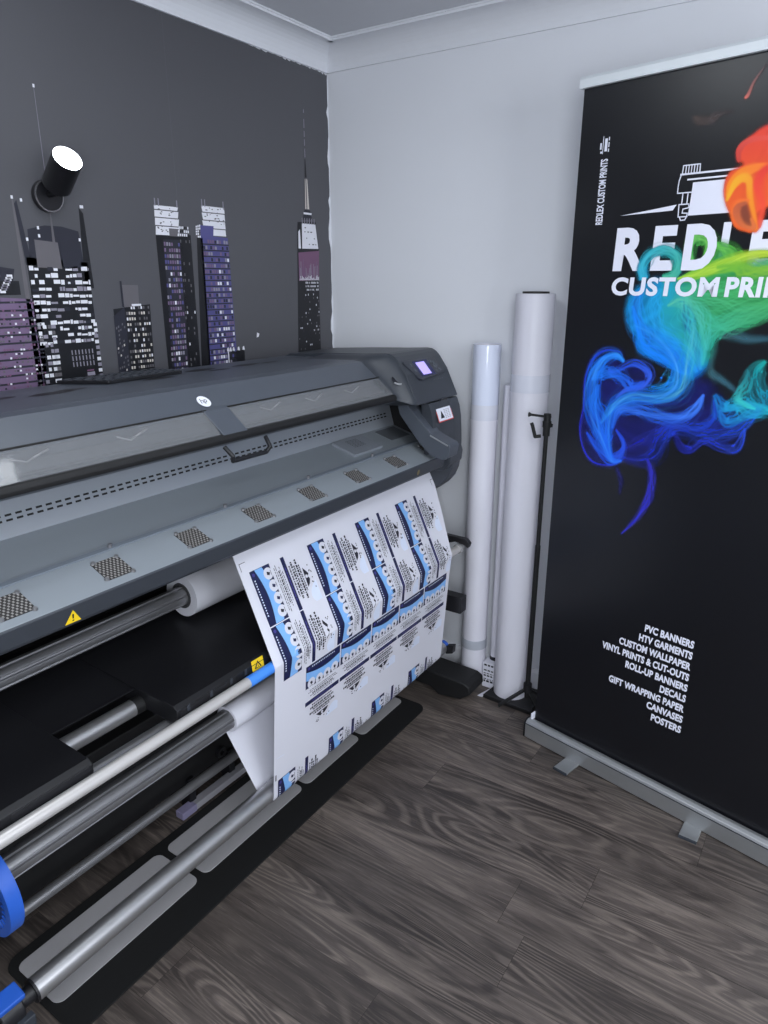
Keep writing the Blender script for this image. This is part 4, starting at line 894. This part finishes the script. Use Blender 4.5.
def label(fn, seed, part=1.):
    """one label: fn maps (a along 0-.155, b across 0-.222, layer) to the sheet"""
    r = random.Random(seed); L_ = MB(); A_ = .155
    def strip(b0, b1, a0=0., a1=A_, mi=0, lay=1, n=26):
        for i in range(n):
            u, v = a0+(a1-a0)*i/n, a0+(a1-a0)*(i+1)/n
            L_.poly([fn(u, b0(u), lay), fn(v, b0(v), lay), fn(v, b1(v), lay), fn(u, b1(u), lay)], mi)
    C_ = lambda c: (lambda a: c)
    def rc(a0, a1, b0, b1, mi, lay=3, n=1): strip(C_(b0), C_(b1), a0, a1, mi, lay, n)
    def disc(a, b_, rad, mi, lay): L_.poly([fn(a+rad*math.cos(2*PI*i/18), b_+rad*math.sin(2*PI*i/18), lay) for i in range(18)], mi)
    strip(C_(.0), C_(.074), mi=0, lay=1)
    strip(lambda a: .018+.012*math.sin(PI*a/A_)+.006*a/A_, lambda a: .046+.012*math.sin(PI*a/A_)+.010*a/A_, .001, A_-.001, 1, 2)
    disc(.012, .010, .005, 5, 3); 
    for i in range(14): rc(.026+.0075*i, .030+.0075*i, .006, .010, 4, 3)
    for i in range(4):
        a, b_ = .024+.0355*i, .060+.004*math.sin(PI*i/3)
        disc(a, b_, .0165, 2, 3); 
        L_.poly([fn(a+x, b_+y, 4) for x, y in ((-.006, -.004), (.002, -.006), (.006, .002), (-.001, .007))], r.choice((3, 0))); rc(a-.007, a+.007, b_+.009, b_+.0105, 3, 4)
    strip(C_(.074), C_(.080), mi=2, lay=2)
    def tl(b_, h, a0, a1, w0, w1, mi=3):
        a = a0
        while a < a1:
            w = r.uniform(w0, w1); rc(a, min(a+w, a1), b_, b_+h, mi); a += w+r.uniform(.001, .0035)
    for i, (a0, a1, h) in enumerate(((.018, .14, .0022), (.012, .146, .0022), (.03, .125, .0042), (.02, .135, .0022), (.035, .12, .0022))): tl(.0835+.0062*i, h, a0, a1, .003, .009)
    rc(0, A_, .118, .132, 0, 1, 26); tl(.1225, .004, .03, .125, .004, .011, 5)
    for i, (a0, a1) in enumerate(((.03, .12), (.022, .13), (.035, .118), (.02, .135), (.038, .115))): tl(.137+.0088*i, .0066 if i % 2 else .0048, a0, a1, .003, .008)
    # little mountain-shaped mark and specks below it
    L_.poly([fn(a, b_, 3) for a, b_ in ((.05, .184), (.108, .182), (.10, .192), (.088, .199), (.08, .194), (.072, .200), (.062, .193))], 3)
    disc(.078, .189, .005, 2, 4)
    for i in range(9): a = r.uniform(.045, .115); b_ = r.uniform(.198, .212); rc(a, a+.004, b_, b_+.003, 3, 3)
    strip(lambda a: .214-.030*max(0, 1-((a-.135)/.035)**2), C_(.219), .10, A_, 4, 1, 14)
    return L_
k = 0
S_OFF = .305
ups = [(-1.227, .050), (-.994, .050), (-.761, .050), (-.531, .050)]
for (xc, s_) in ups:
    for j in range(2):
        s0 = .050+.158*j
        label(lambda a, b_, lay, xc=xc, s0=s0: spt(xc+b_, s0+a, .00035*lay), 100+k).build('label_print', LAB, shp, fix=False); k += 1
for i in range(5):
    xc = -1.134+.1608*i
    label(lambda a, b_, lay, xc=xc: spt(xc+a, .3675+b_, .00035*lay), 200+i).build('label_print', LAB, shp, fix=False)
for i, xc in enumerate((-1.245, -1.015, -.785, -.555)):
    label(lambda a, b_, lay, xc=xc: spt(xc+b_, +.680+a, .00035*lay), 300+i).build('label_print', LAB, shp, fix=False)
def mark(quads, mi):
    for Q in quads: m_ = MB(); m_.poly([spt(a, b_, .0005) for a, b_ in Q], 0); m_.build('crop_mark', LAB[mi], shp, fix=False)
for x, s0 in ((-1.25, .020), (-.28, .02)):
    m_ = MB(); m_.poly([spt(x+a, s0+b_, .0005) for a, b_ in ((0, 0), (.022, 0), (.022, .0015), (.0015, .0015), (.0015, .022), (0, .022))]); m_.build('crop_mark', LAB[3], shp, fix=False)
mark([[(-1.256, .655), (-1.252, .655), (-1.252, .675), (-1.256, .675)]], 3); mark([[(-1.25, .60), (-1.22, .604), (-1.22, .6055), (-1.25, .6015)]], 4)
# ------------------------------------------------------------------ mat, tubes, stand, lamp, tray
mt = thing('floor_mat', (-1.12, -.55, 0), 'long black floor mat with grey inset panels under the tension bar', 'mat')
def rrect(x0, x1, y0, y1, r, n=6):
    P = []
    for cx, cy, a0 in ((x1-r, y1-r, 0), (x0+r, y1-r, 90), (x0+r, y0+r, 180), (x1-r, y0+r, 270)):
        for i in range(n+1): a = math.radians(a0+90*i/n); P.append((cx+r*math.cos(a), cy+r*math.sin(a)))
    return P
def plate(P, z0, z1):
    n = len(P); b = MB(); b.add([(x, y, z) for z in (z0, z1) for x, y in P], [(i, (i+1) % n, n+(i+1) % n, n+i) for i in range(n)]+[tuple(range(n-1, -1, -1)), tuple(range(n, 2*n))]); return b
plate(rrect(-1.885, -.352, -.702, -.395, .04), 0, .005).build('mat_base', mat('black_mat_rubber', (9, 9, 10), .75, var=.1), mt, .001)
for x0, x1 in ((-1.868, -1.436), (-1.413, -.985), (-.966, -.665), (-.645, -.372)):
    plate(rrect(x0, x1, -.604, -.428, .022), .0048, .0075).build('panel', mat('grey_mat_panel', (158, 156, 158), .55, var=.03), mt, .0008)

def roll(name, x, y, z0, z1, r, ri, label, bands, core=True, m=M['paper2'], lean=(0, 0)):
    t = thing(name, (x, y, z0), label, 'roll')
    P = lambda z: (x+lean[0]*(z-z0), y+lean[1]*(z-z0), z)
    b = MB(); b.tube(P(z0), P(z1), r, seg=64, ri=ri); b.build('sheet_roll', m, t)
    if core: c = MB(); c.tube(P(z1-.03), P(z1+.0065), ri-.001, seg=48, ri=ri-.004); c.build('core', mat('dark_core', (42, 38, 38), .7), t)
    elif False: c = MB(); c.tube(P(z0+.001), P(z1-.004), ri+.0004, seg=48, ri=ri-.004); c.build('core', mat('dark_core', (42, 38, 38), .7), t)
    for za, zb, mm in bands: c = MB(); c.tube(P(za), P(zb), r+.0012, seg=64, ri=r-.0005); c.build('tape_band', mm, t)
    return t
clear = mat('clear_tape_band', (212, 214, 226), .22, var=.01)
roll('vinyl_roll', -.085, -.937, .0165, 1.560, .0665, .046, 'tall thick white roll standing on the black board beside the banner', [(1.232, 1.292, clear)])
rs = roll('film_roll', -.066, -.757, .004, 1.383, .0505, .047, 'narrower white roll wrapped in clear film standing between printer foot and thick roll', [(1.112, 1.168, clear), (.165, .205, mat('grey_tape_band', (176, 180, 190), .35))], False)
c = MB(); c.tube((-.066, -.757, 1.168), (-.066, -.757, 1.384), .0514, seg=64, ri=.0506); c.build('film_sleeve', mat('glossy_film_sleeve', (216, 222, 240), .1, var=.01, coat=.6), rs)
t3 = thing('paper_tube', (-.036, -.842, .112), 'slim white tube with a black end cap in the gap between two bigger rolls', 'tube')
c = MB(); c.tube((-.036, -.842, .125), (-.036, -.842, 1.24), .0215, seg=32); c.build('tube_wall', M['paper2'], t3)
c = MB(); c.tube((-.036, -.842, .112), (-.036, -.842, .128), .0225, seg=32); c.build('end_cap', M['ink'], t3)
bx = thing('small_box', (-.055, -.838, 0), 'small white carton with black print on the floor between the two big rolls', 'box')
c = MB(); c.box(-.088, -.016, -.864, -.812, 0, .111); cx_ = c.build('carton', M['paper'], bx, .001)
c = MB()
for z, h in ((.098, .008), (.075, .006), (.062, .004), (.05, .007), (.036, .004), (.024, .009)):
    y = -.818
    while y > -.860:
        w = random.uniform(.006, .013); c.poly([(-.0885, y, z), (-.0885, max(y-w, -.861), z), (-.0885, max(y-w, -.861), z+h), (-.0885, y, z+h)]); y -= w+.004
c.build('carton_print', M['ink'], bx, fix=False)
bd_ = plate([(-.166, -.855), (-.176, -1.062), (-.012, -1.062), (-.012, -.875), (-.06, -.868)], 0, .016).build('base_board', mat('black_board', (20, 20, 22), .5), None, .002)
rebase(bd_, (-.09, -.96, 0)); tag(bd_, 'flat black board on the floor under the thick white roll', 'board')
ps = MB(); ps.add([(-.168, -.832, .001), (-.166, -.851, .001), (-.03, -.866, .001), (-.03, -.868, .001), (-.168, -.832, .004), (-.166, -.851, .004), (-.09, -.866, .004), (-.09, -.864, .004)], [(4,5,6,7), (0,1,5,4), (1,2,6,5), (3,2,1,0), (2,3,7,6), (3,0,4,7)])
ps = rebase(ps.build('paper_strip', M['paper']), (-.1, -.85, .001)); tag(ps, 'narrow white paper strip on the floor along the board edge', 'paper')

ls_ = thing('light_stand', (-.175, -1.043, 0), 'slim black tripod stand with clamp head beside the banner edge', 'stand')
def st(P, r, nm, seg=16, m=M['matblack']): c = MB(); c.path(P, r, seg); return c.build(nm, m, ls_)
st([(-.175, -1.043, .075), (-.175, -1.043, .70)], .0095, 'lower_pole'); st([(-.175, -1.043, .68), (-.175, -1.043, 1.15)], .0075, 'upper_pole')
for tip, lo_ in (((-.212, -.945, .022), 0), ((-.195, -1.12, .022), 1), ((-.07, -1.09, .022), 2)):
    c = MB(); a = Vector((-.175, -1.043, .115)); b = Vector(tip); d = (b-a); w = Vector((-d.y, d.x, 0)).normalized()*.010; h_ = d.cross(w).normalized()*.004
    c.obox((a+b)/2, d/2, w, h_); c.build('leg', M['matblack'], ls_, .001)
c = MB(); c.tube((-.175, -1.043, .10), (-.175, -1.043, .135), .016, seg=20); c.build('leg_collar', M['black'], ls_)
hd = MB(); hd.tube((-.175, -1.043, 1.10), (-.175, -1.043, 1.175), .012, seg=20); hd.tube((-.175, -1.043, 1.13), (-.175, -1.043, 1.15), .015, seg=20); hdo = hd.build('clamp_head', M['matblack'], ls_)
c = MB(); c.tube((-.180, -1.043, 1.166), (-.183, -.986, 1.168), .0042, .0042, 14); c.tube((-.183, -.988, 1.168), (-.183, -.980, 1.168), .0045, .0088, 16); c.tube((-.175, -1.043, 1.166), (-.170, -1.055, 1.166), .004, seg=12); c.build('spigot', M['matblack'], hdo)
c = MB(); c.tube((-.175, -1.043, 1.138), (-.170, -1.062, 1.136), .006, seg=14); c.build('knob', M['matblack'], hdo)
c = MB(); c.path([(-.185, -.992, 1.140), (-.187, -.997, 1.132), (-.185, -1.008, 1.095), (-.178, -1.026, 1.098)], .006, 12); c.build('lever', M['matblack'], hdo)

lamp = thing('wall_spotlight', (-1.235, 0, 1.815), 'small black wall spotlight with a lit lens on the skyline wallpaper', 'lamp')
c = MB(); c.tube((-1.236, -.0012, 1.815), (-1.236, -.020, 1.815), .040, seg=48); c.build('back_plate', mat('lamp_black_metal', (40, 40, 44), .35, .3), lamp, .002)
c = MB(); c.tube((-1.236, -.0185, 1.815), (-1.236, -.0215, 1.815), .0405, seg=48, ri=.037); c.build('plate_rim', mat('bright_rim', (150, 150, 155), .25, .8), lamp)
c = MB(); c.path([(-1.236, -.02, 1.818), (-1.236, -.055, 1.822), (-1.233, -.06, 1.835)], .008, 12); c.build('swivel_arm', M['black'], lamp)
LD = Vector((-.134, -.82, .555)).normalized(); LE = Vector((-1.245, -.135, 1.895)); LB = LE-LD*.098
c = MB(); c.tube(LB, LE, .037, .037, seg=48, caps=False); c.tube(LB, LB-LD*.012, .037, .024, seg=48); c.tube(LB+LD*.005, LE, .0355, .0355, seg=48, caps=False); lco = c.build('lamp_shade', mat('lamp_black', (30, 30, 33), .32, .2), lamp)
c = MB(); c.tube(LE-LD*.010, LE-LD*.002, .0350, .0350, seg=48); c.build('lens', mat('lit_lens', (255, 255, 255), .3, emit=(236, 246, 255), estr=14.), lamp)

tr_ = thing('flat_tray', (-1.19, -.20, 1.346), 'flat black slatted tray lying on top of the printer below the bright tower', 'tray')
def tz(y): return 1.3435+(-.150-y)/.35*.010
P4 = [(-1.375, -.155), (-1.318, -.295), (-1.06, -.275), (-1.06, -.16)]
c = MB(); c.add([(x, y, tz(y)+h_) for h_ in (.0008, .010) for x, y in P4], [(0,1,2,3), (4,5,6,7), (0,1,5,4), (1,2,6,5), (2,3,7,6), (3,0,4,7)]); to = c.build('tray_base', M['black'], tr_, .002)
for r in range(5):
    for i in range(9):
        u, v = (i+.5)/9, (r+.5)/5; xx = lerp(lerp(P4[0][0], P4[3][0], u), lerp(P4[1][0], P4[2][0], u), v); yy = lerp(lerp(P4[0][1], P4[3][1], u), lerp(P4[1][1], P4[2][1], u), v)
        k = MB(); k.box(xx-.011, xx+.011, yy-.008, yy+.008, tz(yy)+.0095, tz(yy)+.0125); k.build('pad', M['char2'], tr_, .001)

# ------------------------------------------------------------------ light
def area(name, loc, target, size, energy, col=(1, 1, 1), sy=None):
    l = bpy.data.lights.new(name, 'AREA'); l.energy = energy; l.color = col; l.size = size
    if sy: l.shape = 'RECTANGLE'; l.size_y = sy
    o = bpy.data.objects.new(name, l); COL.objects.link(o); o.location = loc
    o.rotation_euler = (Vector(target)-Vector(loc)).to_track_quat('-Z', 'Y').to_euler(); return o
def point(name, loc, r, energy, col=(1, 1, 1)):
    l = bpy.data.lights.new(name, 'POINT'); l.energy = energy; l.color = col; l.shadow_soft_size = r
    o = bpy.data.objects.new(name, l); COL.objects.link(o); o.location = loc; return o
COOL = (.90, .95, 1.)
area('unseen_ceiling_light', (-1.45, -.85, ZC-.03), (-1.45, -.85, 0), .5, 6, COOL, .45)  # unseen light, placed so its reflection falls in the printer window's left part
area('unseen_ceiling_light', (-2.3, -2.4, ZC-.03), (-2.3, -2.4, 0), 1.2, 24, COOL, .6)  # unseen light added above and behind the camera for general brightness
area('added_fill_light', (-1.7, YB+.02, 1.65), (-1.3, 0, 1.0), 1.2, 40, COOL, 1.0)  # added fill at the unseen wall, lights the printer and mural from the front
area('added_fill_light', (XB+.02, -2.3, 1.5), (0, -1.4, 1.1), 1.3, 56, COOL, 1.2)  # added fill from the camera side, brightens the white wall; no window is modelled
ls = bpy.data.lights.new('spot_beam', 'SPOT'); ls.energy = 22; ls.spot_size = math.radians(115); ls.spot_blend = .9; ls.color = (.9, .96, 1.); ls.shadow_soft_size = .03
o = bpy.data.objects.new('spot_beam', ls); COL.objects.link(o); o.location = LE+LD*.004; o.rotation_euler = LD.to_track_quat('-Z', 'Y').to_euler()
w = bpy.data.worlds.new('World'); SC.world = w; w.use_nodes = True
w.node_tree.nodes['Background'].inputs['Color'].default_value = (.6, .7, .85, 1); w.node_tree.nodes['Background'].inputs['Strength'].default_value = .1

# ------------------------------------------------------------------ camera
cd = bpy.data.cameras.new('camera'); cam = bpy.data.objects.new('camera', cd); COL.objects.link(cam)
FPX = 700.; pitch = math.atan(231/FPX); yaw = math.radians(33.8)
cd.sensor_fit = 'VERTICAL'; cd.sensor_height = 24; cd.lens = 24*FPX/1024
cd.clip_start = .02
cam.location = (-2.428, -1.888, 1.6)
fw = Vector((math.cos(yaw)*math.cos(pitch), math.sin(yaw)*math.cos(pitch), -math.sin(pitch)))
cam.rotation_euler = fw.to_track_quat('-Z', 'Y').to_euler()
SC.camera = cam
vs = SC.view_settings; vs.view_transform = 'Standard'; vs.look = 'None'; vs.gamma = 1.; vs.exposure = .12; vs.use_curve_mapping = False
